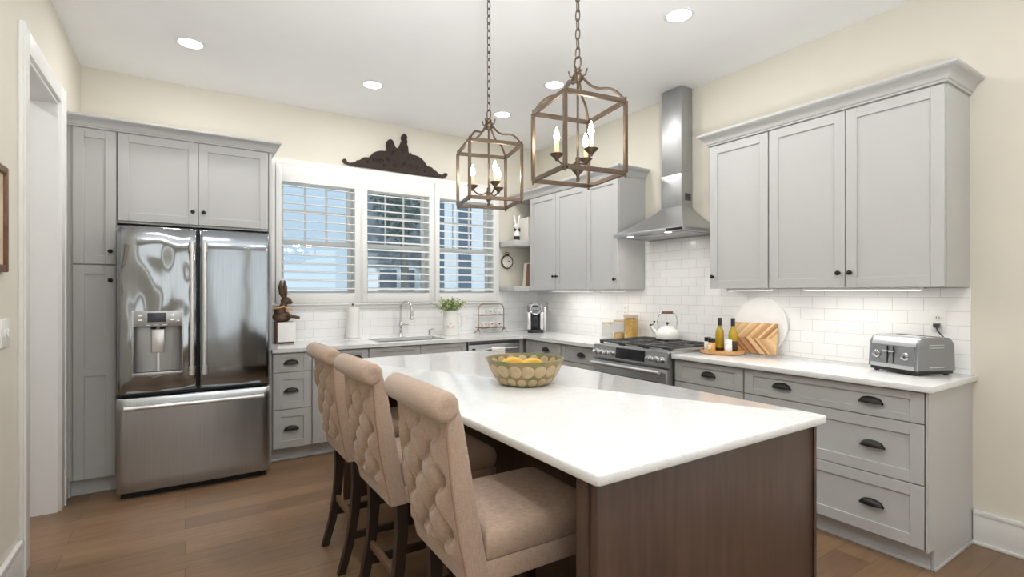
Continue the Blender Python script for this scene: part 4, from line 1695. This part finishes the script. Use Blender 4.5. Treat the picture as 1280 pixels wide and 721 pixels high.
# bouquet
r = thing('bouquet', 'leafy green bouquet with pale blossoms in the white pitcher', 'bouquet', (2.34, 4.80, CT + 0.24))
mb = MB()
mb2 = MB()
stems = MB()
rnd = random.Random(3)
for k in range(44):
    a = rnd.uniform(0, 2 * PI)
    sp = rnd.uniform(0.02, 0.17)
    hgt = rnd.uniform(0.05, 0.16) * (1 - 0.25 * sp / 0.17)
    tip = Vector((sp * math.cos(a) * 1.1, min(0.12, sp * math.sin(a) * 0.8), hgt))
    stems.tube([(0.2 * tip.x, 0.2 * tip.y, -0.10), (0.35 * tip.x, 0.35 * tip.y, 0.02), tip], 0.0016, 5)
    for q in range(9):
        s = rnd.uniform(0.5, 1.05)
        p = tip * s + Vector((rnd.uniform(-.022, .022), rnd.uniform(-.022, .022), rnd.uniform(-.015, .02)))
        d = Vector((rnd.uniform(-1, 1), rnd.uniform(-1, 1), rnd.uniform(-.3, .8))).normalized()
        sdv = d.cross(Vector((0.1, 0.2, 1))).normalized()
        up = sdv.cross(d).normalized()
        L = rnd.uniform(0.022, 0.04)
        w = L * 0.32
        tgt = mb if rnd.random() < 0.55 else mb2
        vs = [tgt.bm.verts.new(v) for v in (p, p + d * L * .5 + sdv * w + up * .004, p + d * L, p + d * L * .5 - sdv * w + up * .004)]
        mid = tgt.bm.verts.new(p + d * L * .5 - up * .002)
        for f in ((0, 1, 4), (1, 2, 4), (2, 3, 4), (3, 0, 4)):
            tgt.bm.faces.new([vs[i] if i < 4 else mid for i in f])
o = stems.build('stems', M_LEAF, r)
mb.build('foliage', M_LEAF, r)
mb2.build('blossoms', M_LEAF2, r)

# tier stand with cups
TX, TY = 2.875, 4.87
r = thing('tiered_stand', 'copper wire two-tier stand with cups under the right window', 'stand', (TX, TY, CT))
mb = MB()
hw, dp = 0.165, 0.065
pts = [(-hw, 0, 0.03), (-hw, 0, 0.25)]
for q in range(1, 8):
    a = PI / 2 * q / 8
    pts.append((-hw + 0.05 * (1 - math.cos(a)), 0, 0.25 + 0.07 * math.sin(a)))
pts += [(-hw + 0.05, 0, 0.32), (hw - 0.05, 0, 0.32)]
for q in range(1, 8):
    a = PI / 2 * (1 - q / 8)
    pts.append((hw - 0.05 * (1 - math.cos(a)), 0, 0.25 + 0.07 * math.sin(a)))
pts += [(hw, 0, 0.25), (hw, 0, 0.03)]
mb.tube(pts, 0.0052, 8)
for sx in (-1, 1):
    for sy in (-1, 1):
        mb.tube([(sx * hw, 0, 0.065), (sx * (hw + 0.004), sy * 0.03, 0.025), (sx * (hw + 0.012), sy * 0.06, 0.004)], 0.0048, 8)
mb.build('arch_frame', M_COPPER, r)
TIERS = (0.06, 0.20)
for z in TIERS:
    mb = MB()
    mb.tube([(-hw, -dp, z), (hw, -dp, z), (hw, dp, z), (-hw, dp, z)], 0.0045, 8, closed=True)
    for q in range(1, 8):
        yy = -dp + 2 * dp * q / 8
        mb.tube([(-hw, yy, z), (hw, yy, z)], 0.0022, 6)
    for q in (-1, 0, 1):
        mb.tube([(q * hw, -dp, z), (q * hw, dp, z)], 0.003, 6)
    mb.build('tier', M_COPPER, r)
CUPS = [(-0.035, 1, 'white cup on the upper tier of the wire stand, left one', M_BRONZE), (0.075, 1, 'white cup on the upper tier of the wire stand, right one', M_WHITE),
        (-0.10, 0, 'white cup on the lower tier of the wire stand, leftmost', M_RIBBON), (-0.012, 0, 'red and white cup in the middle of the lower tier', M_RED), (0.085, 0, 'white cup with dark motif at right of the lower tier', M_BRONZE)]
for k, (cx, tier, lab, mot) in enumerate(CUPS):
    z = CT + TIERS[tier] + 0.005
    c = thing('cup', lab, 'cup', (TX + cx, TY - 0.01, z), 0, 'cups on the tiered stand')
    MB().lathe([(0, 0), (0.022, 0), (0.024, 0.006), (0.032, 0.02), (0.037, 0.04), (0.039, 0.06), (0.036, 0.06), (0.033, 0.04), (0.02, 0.012), (0, 0.010)], n=24).build('cup_body', M_WHITE, c)
    MB().tube([(0.036, 0.0, 0.05), (0.055, 0.0, 0.05), (0.058, 0, 0.03), (0.034, 0, 0.02)], 0.0035, 8).build('cup_handle', M_WHITE, c)
    mb = MB()
    for (aa, zz, s) in ((-100, 0.036, 0.010), (-75, 0.042, 0.008), (-125, 0.042, 0.007)):
        a = R(aa)
        mb.sphere((0.0355 * math.cos(a), 0.0355 * math.sin(a), zz), s, 1, 0.5, 1, 8)
    mb.build('motif', mot, c)

# coffee maker
r = thing('coffee_maker', 'silver and grey single-serve coffee maker in the counter corner', 'coffee maker', (3.34, 4.68, CT), R(-33))
MB().box(-0.085, 0.085, -0.12, 0.11, 0.0, 0.035, 0.008).build('drip_base', M_RUBBER, r)
MB().box(-0.085, 0.085, 0.02, 0.11, 0.035, 0.30, 0.015).build('tower', M_GREYPL, r)
mb = MB().box(-0.09, 0.09, -0.11, 0.11, 0.225, 0.325, 0.025, 3)
mb.build('brew_head', M_GREYPL, r)
mb = MB().lathe([(0, 0.002), (0.052, 0.002), (0.050, 0.014), (0, 0.016)], n=28)
mb.rot(Matrix.Translation((0, -0.108, 0.268)) @ Matrix.Rotation(R(90), 4, 'X'))
mb.build('lid_face', M_GREYPL, r)
mb = MB().lathe([(0.052, 0), (0.065, 0.002), (0.066, 0.014), (0.060, 0.020), (0.052, 0.016), (0.052, 0)], n=28)
mb.rot(Matrix.Translation((0, -0.108, 0.268)) @ Matrix.Rotation(R(90), 4, 'X'))
mb.build('round_bezel', M_CHROME, r)
MB().box(-0.035, 0.035, -0.13, -0.124, 0.285, 0.305, 0.004).build('bezel_screen', M_RUBBER, r)
MB().box(-0.028, 0.028, -0.13, -0.124, 0.245, 0.255, 0.003).build('brew_button', M_RUBBER, r)
for sx in (-1, 1):
    MB().box(sx * 0.07 - 0.018, sx * 0.07 + 0.018, -0.105, 0.02, 0.035, 0.23, 0.008).build('side_column', M_STEELBAR, r)
MB().box(-0.052, 0.052, -0.004, 0.0195, 0.036, 0.224, 0.002).build('cup_bay', M_SLATE, r)
MB().box(0.09, 0.125, -0.02, 0.09, 0.0, 0.29, 0.012).build('water_tank', M_STEELBAR, r)

# outlets and switch
def outlet(label, loc, plug=False, rz=R(-90)):
    r = thing('wall_outlet', label, 'outlet', loc, rz, 'white wall outlets')
    MB().box(-0.036, 0.036, -0.006, 0.0, -0.058, 0.058, 0.002).build('cover_plate', M_PLATE, r)
    for z in (-0.022, 0.022):
        mb = MB().lathe([(0, 0), (0.017, 0), (0.016, 0.003), (0, 0.003)], n=20)
        mb.rot(Matrix.Translation((0, -0.006, z)) @ Matrix.Rotation(R(90), 4, 'X'))
        rc = mb.build('receptacle', M_PLATE, r)
        mb = MB().box(-0.008, -0.005, -0.0095, -0.0088, z - 0.004, z + 0.006).box(0.005, 0.008, -0.0095, -0.0088, z - 0.004, z + 0.006)
        mb.build('slots', M_DARK, rc)
    return r


outlet('white outlet with a plug in it behind the toaster', (XR - 0.0085, 1.098, 1.197))
outlet('white outlet on the tile above the canisters', (XR - 0.0085, 3.53, 1.19))
outlet('white outlet in the corner behind the coffee maker', (XR - 0.0085, 4.775, 1.21))
r = thing('light_switch', 'white double switch plate on the left wall below the framed picture', 'switch', (XL + 0.0005, 3.062, 1.185), R(90))
MB().box(-0.06, 0.06, -0.007, 0.0, -0.062, 0.062, 0.002).build('cover_plate', M_PLATE, r)
for x in (-0.023, 0.023):
    MB().box(x - 0.008, x + 0.008, -0.013, -0.0068, -0.018, 0.018, 0.002).build('rocker', M_PLATE, r)
# picture frame
r = thing('picture_frame', 'wooden framed picture on the left wall at the photo edge', 'picture', (XL + 0.0005, 2.83, 1.676), R(90))
mb = MB()
w2, h2 = 0.21, 0.226
mb.box(-w2, -w2 + 0.03, -0.022, 0, -h2, h2, 0.004)
mb.box(w2 - 0.03, w2, -0.022, 0, -h2, h2, 0.004)
mb.box(-w2 + 0.03, w2 - 0.03, -0.022, 0, h2 - 0.03, h2, 0.004)
mb.box(-w2 + 0.03, w2 - 0.03, -0.022, 0, -h2, -h2 + 0.03, 0.004)
mb.build('frame', mk_walnut('frame_wood', (92, 62, 38), (120, 84, 54), (8, 8, 8)), r)
MB().box(-w2 + 0.029, w2 - 0.029, -0.010, 0, -h2 + 0.029, h2 - 0.029).build('print', M_MAT, r)

# canisters
for k, (x, y, rad_, hh, fill, fmat, lab) in enumerate(((3.43, 3.60, 0.055, 0.150, 0, None, 'short clear glass canister with wooden lid, empty, left of its row'),
                                                       (3.47, 3.485, 0.052, 0.175, 0.062, M_CRACKER, 'clear glass canister part filled with yellow contents, middle of its row'),
                                                       (3.49, 3.355, 0.064, 0.225, 0.205, M_PASTA, 'tall clear glass canister full of golden pasta beside the range'))):
    c = thing('glass_canister', lab, 'canister', (x, y, CT), 0, 'glass canisters')
    mb = MB().lathe([(0, 0), (rad_ - 0.003, 0), (rad_, 0.004), (rad_, hh), (rad_ - 0.003, hh), (rad_ - 0.003, 0.005), (0, 0.005)], n=32)
    mb.build('jar', M_JAR, c)
    MB().lathe([(0, hh + 0.0005), (rad_ + 0.004, hh + 0.0005), (rad_ + 0.004, hh + 0.012), (rad_, hh + 0.015), (0, hh + 0.015)], n=32).build('lid', M_LID, c)
    if fill:
        MB().lathe([(0, 0.006), (rad_ - 0.005, 0.006), (rad_ - 0.005, fill), (rad_ * 0.6, fill + 0.008), (0, fill + 0.004)], n=32).build('contents', fmat, c, 60)

# kettle
r = thing('kettle', 'white enamel kettle with arched handle on the range grate', 'kettle', (3.455, 2.90, 0.9645), R(-52))
mb = MB()
mb.lathe([(0, 0), (0.088, 0), (0.096, 0.006), (0.101, 0.030), (0.097, 0.055), (0.080, 0.082), (0.058, 0.094), (0.054, 0.097), (0.050, 0.107), (0.028, 0.116), (0, 0.118)], n=36)
mb.build('kettle_body', M_WHITE, r)
MB().tube([(-0.085, 0, 0.05), (-0.115, 0, 0.078), (-0.135, 0, 0.112)], 0.02, 14, 0.011).build('spout', M_WHITE, r)
mb = MB().sphere((-0.137, 0, 0.116), 0.012, n=12)
mb.tube([(-0.130, 0, 0.118), (-0.112, 0, 0.128), (-0.108, 0, 0.146)], 0.004, 8)
mb.sphere((-0.108, 0, 0.148), 0.009, n=10)
mb.build('whistle_cap', M_RUBBER, r)
MB().lathe([(0, 0.117), (0.006, 0.118), (0.005, 0.127), (0.013, 0.132), (0.014, 0.141), (0.006, 0.147), (0, 0.147)], n=16).build('lid_knob', M_RUBBER, r)
pts = [(-0.072, 0, 0.088)]
for q in range(0, 17):
    a = PI - PI * q / 16
    pts.append((0.080 * math.copysign(abs(math.cos(a)) ** 0.55, math.cos(a)) if abs(math.cos(a)) > 1e-6 else 0, 0, 0.135 + 0.095 * math.sin(a) ** 0.75))
pts.append((0.072, 0, 0.088))
MB().tube(pts, 0.0042, 8).build('bail_handle', M_CHROME, r)
MB().tube([(-0.045, 0, 0.229), (0.045, 0, 0.229)], 0.012, 12).build('grip', mk_walnut('kettle_grip_wood', (96, 66, 44), (124, 90, 62), (30, 4, 4)), r)

# round marble board, chevron board
def lean(root, tilt):
    root.rotation_euler = (R(-tilt), 0, R(-90))


r = thing('round_board', 'round white marble board leaning on the tile behind the wooden board', 'serving board', (3.572, 2.152, CT + 0.001))
lean(r, 5)
mb = MB().lathe([(0, 0), (0.199, 0), (0.202, 0.003), (0.202, 0.011), (0.199, 0.014), (0, 0.014)], n=64)
mb.rot(Matrix.Translation((0, 0, 0.202)) @ Matrix.Rotation(R(90), 4, 'X'))
mb.build('disc', M_MARBLE, r)
mb = MB().lathe([(0.196, -0.002), (0.206, -0.002), (0.206, 0.016), (0.196, 0.016), (0.196, -0.002)], n=64)
mb.rot(Matrix.Translation((0, 0, 0.206)) @ Matrix.Rotation(R(90), 4, 'X'))
mb.build('rim', M_PLATE, r)
o = MB().box(0, 0.335, -0.018, 0.0, 0, 0.225, 0.003).build('cutting_board', M_CHEVRON)
tag(o, 'rectangular chevron-pattern wooden board leaning before the round white board', 'cutting board')
o.location = (3.530, 2.325, CT + 0.001)
lean(o, 5)
# tray with bottles and jars
TRX, TRY = 3.352, 2.305
mb = MB().lathe([(0, 0.0), (0.12, 0.0), (0.152, 0.003), (0.155, 0.008), (0.155, 0.024), (0.150, 0.026), (0.147, 0.013), (0.14, 0.011), (0, 0.011)], (TRX, TRY, CT), n=48)
o = mb.build('round_tray', M_TRAYWOOD)
tag(o, 'round wooden tray holding oil bottles and spice jars', 'tray')
for k, (dx, dy, lab, dark) in enumerate(((0.035, 0.045, 'oil bottle with dark cap on the tray, the left one', False), (0.050, -0.055, 'oil bottle with dark lower label on the tray, the right one', True))):
    b = thing('oil_bottle', lab, 'bottle', (TRX + dx, TRY + dy, CT + 0.0115), 0, 'oil bottles on the tray')
    MB().lathe([(0, 0), (0.029, 0), (0.031, 0.004), (0.031, 0.125), (0.027, 0.150), (0.0135, 0.180), (0.0125, 0.205), (0, 0.206)], n=24).build('bottle_glass', M_OIL, b)
    MB().lathe([(0.0, 0.19), (0.0150, 0.19), (0.0150, 0.245), (0.013, 0.248), (0, 0.248)], n=18).build('cap', M_RUBBER, b)
    if dark:
        MB().lathe([(0.0313, 0.01), (0.0318, 0.012), (0.0318, 0.078), (0.0313, 0.08)], n=24).build('label', M_VINEGAR, b)
    else:
        MB().lathe([(0.0313, 0.005), (0.0318, 0.006), (0.0318, 0.022), (0.0313, 0.024)], n=24).build('label', M_VINEGAR, b)
for k, (dx, dy, lab, capm, bodym, hh) in enumerate(((-0.025, 0.105, 'small spice jar with black lid at the left of the tray', M_RUBBER, M_WHITE, 0.10), (-0.075, 0.035, 'small spice jar with black lid in the front middle of the tray', M_RUBBER, M_CRACKER, 0.10),
                                                    (-0.050, -0.085, 'small white jar with white lid at the right of the tray', M_PLATE, M_WHITE, 0.095))):
    b = thing('spice_jar', lab, 'jar', (TRX + dx, TRY + dy, CT + 0.0115), 0, 'spice jars on the tray')
    MB().lathe([(0, 0), (0.024, 0), (0.026, 0.003), (0.026, hh * .62), (0.022, hh * .70), (0, hh * .70)], n=22).build('jar_body', bodym, b)
    MB().lathe([(0.0, hh * .70), (0.025, hh * .70), (0.025, hh - 0.002), (0.023, hh), (0, hh)], n=22).build('lid', capm, b)
    MB().box(-0.0275, -0.0245, -0.010, 0.010, hh * .2, hh * .5, 0.001).build('label', M_PAPER, b)

# toaster
r = thing('toaster', 'grey four-slice toaster plugged in at the right counter end', 'toaster', (3.442, 1.175, CT), R(-90) - R(21))
TW, TD, TH = 0.145, 0.132, 0.205    # half width, half depth, height
MB().box(-TW + 0.008, TW - 0.008, -TD + 0.008, TD - 0.008, 0.008, 0.03, 0.004).build('foot_base', M_RUBBER, r)
mb = MB()
for sx in (-1, 1):
    for sy in (-1, 1):
        mb.lathe([(0, 0), (0.012, 0), (0.012, 0.009), (0, 0.009)], (sx * (TW - 0.03), sy * (TD - 0.03), 0), n=12)
mb.build('feet', M_RUBBER, r)


def arch_sec(inset_=0.0, zt=TH):
    """rounded-top section in YZ"""
    pts = [(-TD + inset_, 0.028)]
    rr = 0.045
    for q in range(9):
        a = PI - PI / 2 * q / 8
        pts.append((-TD * 0.90 + rr + rr * math.cos(a), zt - rr + rr * math.sin(a) - inset_))
    for q in range(9):
        a = PI / 2 - PI / 2 * q / 8
        pts.append((TD * 0.90 - rr + rr * math.cos(a), zt - rr + rr * math.sin(a) - inset_))
    pts.append((TD - inset_, 0.028))
    return pts


mb = MB()
mb.rings([[Vector((x, p[0], p[1])) for p in arch_sec(i_)] for x, i_ in ((-TW + 0.016, 0), (TW - 0.016, 0))])
mb.build('shell', M_STEELBAR, r)
for sx in (-1, 1):
    mb = MB()
    rs = []
    for x, i_ in ((TW - 0.0155, -0.001), (TW - 0.004, 0.0), (TW, 0.008)):
        rs.append([Vector((sx * x, p[0], p[1])) for p in arch_sec(i_)])
    mb.rings(rs)
    e = mb.build('end_cap', M_GREYPL, r)
    mb = MB()
    for zz in (0.165, 0.15, 0.045):
        mb.box(sx * TW - 0.002, sx * TW + 0.002, -0.05, 0.05, zz - 0.002, zz + 0.002, 0.001, 1)
    mb.build('embossed_line', M_STEELBAR, e)
# front face plate
mb = MB()
fp = [(-TD - 0.003 + 0.0, 0.036), (-TD * 0.955 - 0.003, 0.150)]
mb.rings([[Vector((-TW + 0.018, -TD - 0.002, 0.05)), Vector((TW - 0.018, -TD - 0.002, 0.05)), Vector((TW - 0.018, -TD * 0.93 - 0.002, 0.155)), Vector((-TW + 0.018, -TD * 0.93 - 0.002, 0.155))],
          [Vector((-TW + 0.018, -TD + 0.006, 0.05)), Vector((TW - 0.018, -TD + 0.006, 0.05)), Vector((TW - 0.018, -TD * 0.93 + 0.006, 0.155)), Vector((-TW + 0.018, -TD * 0.93 + 0.006, 0.155))]])
fpl = mb.build('front_plate', M_GREYPL, r)
for kx in (-0.085, 0.085):
    mb = MB().lathe([(0, 0), (0.021, 0), (0.021, 0.006), (0.016, 0.008), (0.015, 0.022), (0, 0.023)], n=22)
    mb.rot(Matrix.Translation((kx, -TD - 0.001, 0.10)) @ Matrix.Rotation(R(90), 4, 'X'))
    mb.build('dial', M_CHROME, fpl)
for kx in (-0.022, 0.014):
    MB().box(kx - 0.0025, kx + 0.0025, -TD - 0.0035, -TD + 0.003, 0.055, 0.150, 0.0005, 1).build('lever_slot', M_DARK, fpl)
    MB().box(kx - 0.015, kx + 0.015, -TD - 0.022, -TD + 0.0, 0.117, 0.127, 0.003).build('lever', M_CHROME, fpl)
mb = MB()
for yy in (-0.045, 0.045):
    for xx in (-0.062, 0.062):
        mb.box(xx - 0.052, xx + 0.052, yy - 0.014, yy + 0.014, TH - 0.004, TH + 0.0008)
mb.build('bread_slot', M_DARK, r)
mb = MB()
mb.box(-0.125, 0.125, -0.066, -0.062, TH - 0.003, TH + 0.004, 0.001, 1)
mb.box(-0.125, 0.125, 0.062, 0.066, TH - 0.003, TH + 0.004, 0.001, 1)
mb.build('slot_trim', M_STEELBAR, r)
# cord with plug
mb = MB()
mb.box(XR - 0.045, XR - 0.0195, 1.083, 1.113, 1.163, 1.188, 0.004)
mb.tube([(XR - 0.04, 1.098, 1.17), (XR - 0.05, 1.088, 1.145), (XR - 0.052, 1.06, 1.11), (XR - 0.05, 1.04, 1.06), (XR - 0.035, 1.03, 0.99), (XR - 0.030, 1.03, 0.935), (XR - 0.028, 1.03, 0.9195)], 0.004, 8)
o = mb.build('power_cord', M_SLATE)
tag(o, 'grey power cord and plug running from the outlet behind the toaster', 'cord')

# bowl with bananas
BX, BY = 1.405, 2.055
r = thing('fruit_bowl', 'green and tan patterned oval bowl of bananas on the island', 'bowl', (BX, BY, CT))


def bowl_r(z):
    t_ = z / 0.125
    return 0.105 + 0.086 * (max(0, t_) ** 0.55)


prof = [(0, 0.0), (0.10, 0.0)]
for q in range(0, 13):
    z = 0.004 + 0.121 * q / 12
    prof.append((bowl_r(z), z))
prof += [(bowl_r(0.125) + 0.002, 0.128), (bowl_r(0.125) - 0.004, 0.130)]
for q in range(12, -1, -1):
    z = 0.012 + 0.113 * q / 12
    prof.append((bowl_r(z) - 0.010, z))
prof += [(0, 0.012)]
MB().lathe(prof, n=56).build('bowl_shell', M_BOWL, r)
mb = MB()


def slice_disc(a, zc, rr, inner=False):
    rad0 = bowl_r(zc) - (0.0104 if inner else -0.0004)
    dz = 0.01
    tilt = math.atan2(bowl_r(zc + dz) - bowl_r(zc - dz), 2 * dz)
    n = 22
    rings = []
    for k_, f in ((0.0, 1.0), (0.0012, 0.94), (0.0016, 0.5), (0.0016, 0.01)):
        ring = []
        for q in range(n):
            t_ = 2 * PI * q / n
            u, v = rr * f * math.cos(t_), rr * f * math.sin(t_)
            z = zc + v * math.cos(tilt)
            z = min(max(z, 0.005), 0.124)
            rad_ = bowl_r(z) + (-0.0100 - k_ if inner else k_)
            ring.append(Vector((rad_ * math.cos(a + u / rad0), rad_ * math.sin(a + u / rad0), z)))
        rings.append(ring)
    mb.rings(rings)


for k in range(18):
    slice_disc(2 * PI * k / 18, 0.080, 0.0315)
for k in range(18):
    slice_disc(2 * PI * (k + .5) / 18, 0.026, 0.0225)
for k in range(18):
    slice_disc(2 * PI * k / 18, 0.095, 0.026, True)
mb.build('slice_pattern', M_SLICE, r)
for k, (dx, dy, dz, rz, tilt, lab) in enumerate(((-0.035, 0.055, 0.090, -18, 8, 'ripe yellow banana in the bowl, the left one lying higher'), (0.045, 0.005, 0.086, -5, 12, 'ripe yellow banana in the bowl, the front right one'),
                                                 (0.005, -0.055, 0.062, 10, 0, 'ripe yellow banana in the bowl, lowest at the front'))):
    b = thing('banana', lab, 'banana', (BX + dx, BY + dy, CT + dz), R(rz), 'bananas in the bowl')
    mb = MB()
    pts, rad_ = [], []
    for q in range(17):
        t_ = q / 16
        a = (t_ - 0.5) * 1.9
        pts.append((0.085 * math.sin(a), 0, 0.085 * (math.cos(a) - 1) + 0.02))
        rad_.append(0.0185 * (math.sin(PI * min(1, max(0, 0.06 + 0.88 * t_))) ** 0.45))
    mb.tube(pts, 0.018, 8, radii=rad_)
    mb.build('fruit', M_BANANA, b, 50)
    e = Vector(pts[0])
    MB().tube([e, e + Vector((-0.014, 0, -0.016))], 0.0065, 8, 0.005).build('stem', M_BARK, b)

# shelf items
# bunny figurine (plain)
r = thing('bunny_figurine', 'small white bunny figurine in a black outfit on the upper shelf', 'figurine', (3.170, 4.80, 1.9505), R(-25))
mb = MB()
mb.lathe([(0, 0.0), (0.034, 0), (0.036, 0.01), (0.034, 0.05), (0.030, 0.085), (0, 0.09)], n=20)
mb.build('trousers', M_RUBBER, r, 60)
mb = MB()
mb.lathe([(0, 0.052), (0.036, 0.052), (0.040, 0.08), (0.036, 0.115), (0.024, 0.135), (0, 0.14)], n=20)
mb.sphere((0, 0, 0.165), 0.034, 1, 0.9, 0.9, 16)
bb = mb.build('bunny_body', M_WHITE, r, 60)
for sgn in (-1, 1):
    mb = MB()
    mb.tube([(sgn * 0.012, 0, 0.19), (sgn * 0.020, 0, 0.23), (sgn * 0.030, 0, 0.275), (sgn * 0.034, 0, 0.29)], 0.01, 10, radii=[0.008, 0.012, 0.010, 0.003])
    mb.build('ear', M_WHITE, bb)
mb = MB()
for sgn in (-1, 1):
    mb.rings([[Vector((0, -0.040, 0.122)), Vector((sgn * 0.036, -0.034, 0.145)), Vector((sgn * 0.036, -0.034, 0.098))], [Vector((0, -0.030, 0.122)), Vector((sgn * 0.036, -0.024, 0.145)), Vector((sgn * 0.036, -0.024, 0.098))]])
mb.build('bow_tie', M_RUBBER, r)
# books
for k, (x, y, z, w, h_, d_, mat_, lean_, lab) in enumerate(((3.285, 4.72, 1.9505, 0.030, 0.27, 0.19, M_BOOKW, 0, 'white book standing on the upper shelf beside the bunny'),
                                                            (3.335, 4.72, 1.9505, 0.022, 0.26, 0.19, M_BOOKD, -5, 'dark book leaning between the white and brown books on the upper shelf'),
                                                            (3.372, 4.72, 1.9505, 0.028, 0.255, 0.19, M_BOOKB, -5, 'brown book leaning at right on the upper shelf'),
                                                            (3.300, 4.715, 1.4325, 0.018, 0.26, 0.09, M_BOOKB, -5, 'brown book leaning on the lower shelf, left of the white book'),
                                                            (3.335, 4.72, 1.4325, 0.030, 0.27, 0.19, M_BOOKW, -5, 'white book leaning on the lower shelf against the cabinet'))):
    b = thing('book', lab, 'book', (x, y, z), 0, 'books on the corner shelves')
    mt = Matrix.Rotation(R(-lean_), 4, 'Y')
    mb = MB()
    mb.box(-w / 2, -w / 2 + 0.003, 0, d_, 0, h_)
    mb.box(w / 2 - 0.003, w / 2, 0, d_, 0, h_)
    mb.box(-w / 2 + 0.003, w / 2 - 0.003, 0, 0.003, 0, h_)
    if lean_:
        mb.rot(Matrix.Translation((0, 0, w / 2 * math.sin(R(5)))) @ mt)
    mb.build('cover', mat_, b)
    mb = MB().box(-w / 2 + 0.0032, w / 2 - 0.0032, 0.0032, d_ - 0.004, 0.004, h_ - 0.004)
    if lean_:
        mb.rot(Matrix.Translation((0, 0, w / 2 * math.sin(R(5)))) @ mt)
    mb.build('pages', M_PAPER, b)
# clock
r = thing('clock', 'small round black-rimmed clock hanging above the lower corner shelf', 'clock', (3.165, 5.0095, 1.556), R(0))
RC = 0.080
zc = 0.165
mb = MB().lathe([(RC - 0.010, -0.004), (RC, 0.0), (RC + 0.002, 0.008), (RC - 0.002, 0.022), (RC - 0.010, 0.024), (RC - 0.010, -0.004)], n=40)
mb.rot(Matrix.Translation((0, 0, zc)) @ Matrix.Rotation(R(90), 4, 'X'))
mb.build('rim', M_RUBBER, r)
mb = MB().lathe([(0, 0.002), (RC - 0.0115, 0.002), (RC - 0.0115, 0.018), (0, 0.018)], n=40)
mb.rot(Matrix.Translation((0, 0, zc)) @ Matrix.Rotation(R(90), 4, 'X'))
mb.build('dial', M_FACE, r)
mb = MB()
for k in range(12):
    a = 2 * PI * k / 12
    p = Vector((math.sin(a), 0, math.cos(a)))
    q = Vector((math.cos(a), 0, -math.sin(a)))
    c = Vector((0, -0.0185, zc)) + p * 0.060
    mb.rings([[c + p * 0.006 - q * .0015, c + p * 0.006 + q * .0015, c - p * 0.006 + q * .0015, c - p * 0.006 - q * .0015], [v + Vector((0, -0.001, 0)) for v in (c + p * 0.006 - q * .0015, c + p * 0.006 + q * .0015, c - p * 0.006 + q * .0015, c - p * 0.006 - q * .0015)]])
mb.build('hour_marks', M_RUBBER, r)
mb = MB()
mb.tube([(0, -0.020, zc), (0.045, -0.020, zc + 0.004)], 0.0022, 6)
mb.tube([(0, -0.021, zc), (0.030, -0.021, zc + 0.012)], 0.0030, 6)
mb.build('hands', M_RUBBER, r)
mb = MB().tube([(0.03 * math.cos(a), -0.015, zc + RC + 0.012 + 0.018 * math.sin(a)) for a in [PI * q / 10 for q in range(11)]], 0.003, 8)
mb.box(-0.02, 0.02, -0.025, -0.005, zc + RC - 0.002, zc + RC + 0.010, 0.002)
mb.build('hanging_loop', M_BRASS, r)

# ------------------------------------------------------------------ outside the windows
struct(MB().box(-30, 45, YB + 0.3, 70, -0.9, -0.6), 'ground_outside', M_GRASS)
r = thing('neighbour_house', 'white house with dark windows and grey shingles seen through the right windows', 'house', (0, 0, 0))
MB().box(4.30, 11, 9.5, 16, -0.6, 6.0).build('siding_wall', M_SIDING, r)
MB().box(2.95, 4.29, 10.2, 10.7, 1.95, 4.6).build('shingle_gable', M_SHINGLE, r)
MB().box(2.95, 4.29, 10.3, 10.7, -0.6, 1.95).build('porch_wall', M_SIDING, r)
for xx, ww, z0, z1, yf in ((4.33, 0.16, 0.9, 4.2, 9.5), (4.76, 0.36, 0.9, 4.2, 9.5), (5.75, 0.45, 0.9, 4.2, 9.5), (3.35, 0.42, 1.42, 1.88, 10.3), (3.95, 0.22, 1.2, 1.9, 10.3)):
    f = MB().box(xx, xx + ww, yf - 0.04, yf, z0, z1).build('house_window', M_TRIM, r)
    MB().box(xx + 0.03, xx + ww - 0.03, yf - 0.05, yf - 0.042, z0 + 0.05, z1 - 0.05).build('house_pane', M_HOUSEWIN, f)
MB().frustum((4.1, 11.3, 9.1, 16.4, 6.0), (7, 9, 12, 13.6, 8.5)).build('roof', M_SLATE, r)
for k, (tx, ty, sc, lab) in enumerate(((3.35, 8.8, 1.0, 'grey-green tree seen through the middle window'),)):
    r = thing('garden_tree', lab, 'tree', (tx, ty, -0.6))
    MB().tube([(0, 0, 0), (0.05, 0, 1.6), (0, 0.1, 3.4)], 0.13, 12, 0.05).build('trunk', M_BARK, r)
    rnd = random.Random(11)
    mb = MB()
    for q in range(1600):
        a, b_ = rnd.uniform(0, 2 * PI), rnd.uniform(-1, 1)
        rr = rnd.uniform(0.3, 1.0) ** 0.5
        p = Vector((0.6 * rr * math.cos(a) * math.sqrt(1 - b_ * b_), 0.85 * rr * math.sin(a) * math.sqrt(1 - b_ * b_), 3.9 + 1.0 * rr * b_))
        d = Vector((rnd.uniform(-1, 1), rnd.uniform(-1, 1), rnd.uniform(-1, 1))).normalized()
        s = d.cross(Vector((0.3, 0.5, 0.8))).normalized()
        L = 0.10
        vs = [mb.bm.verts.new(v) for v in (p, p + d * L * .5 + s * L * .3, p + d * L, p + d * L * .5 - s * L * .3)]
        mb.bm.faces.new(vs)
    mb.build('crown', M_TREELEAF, r)
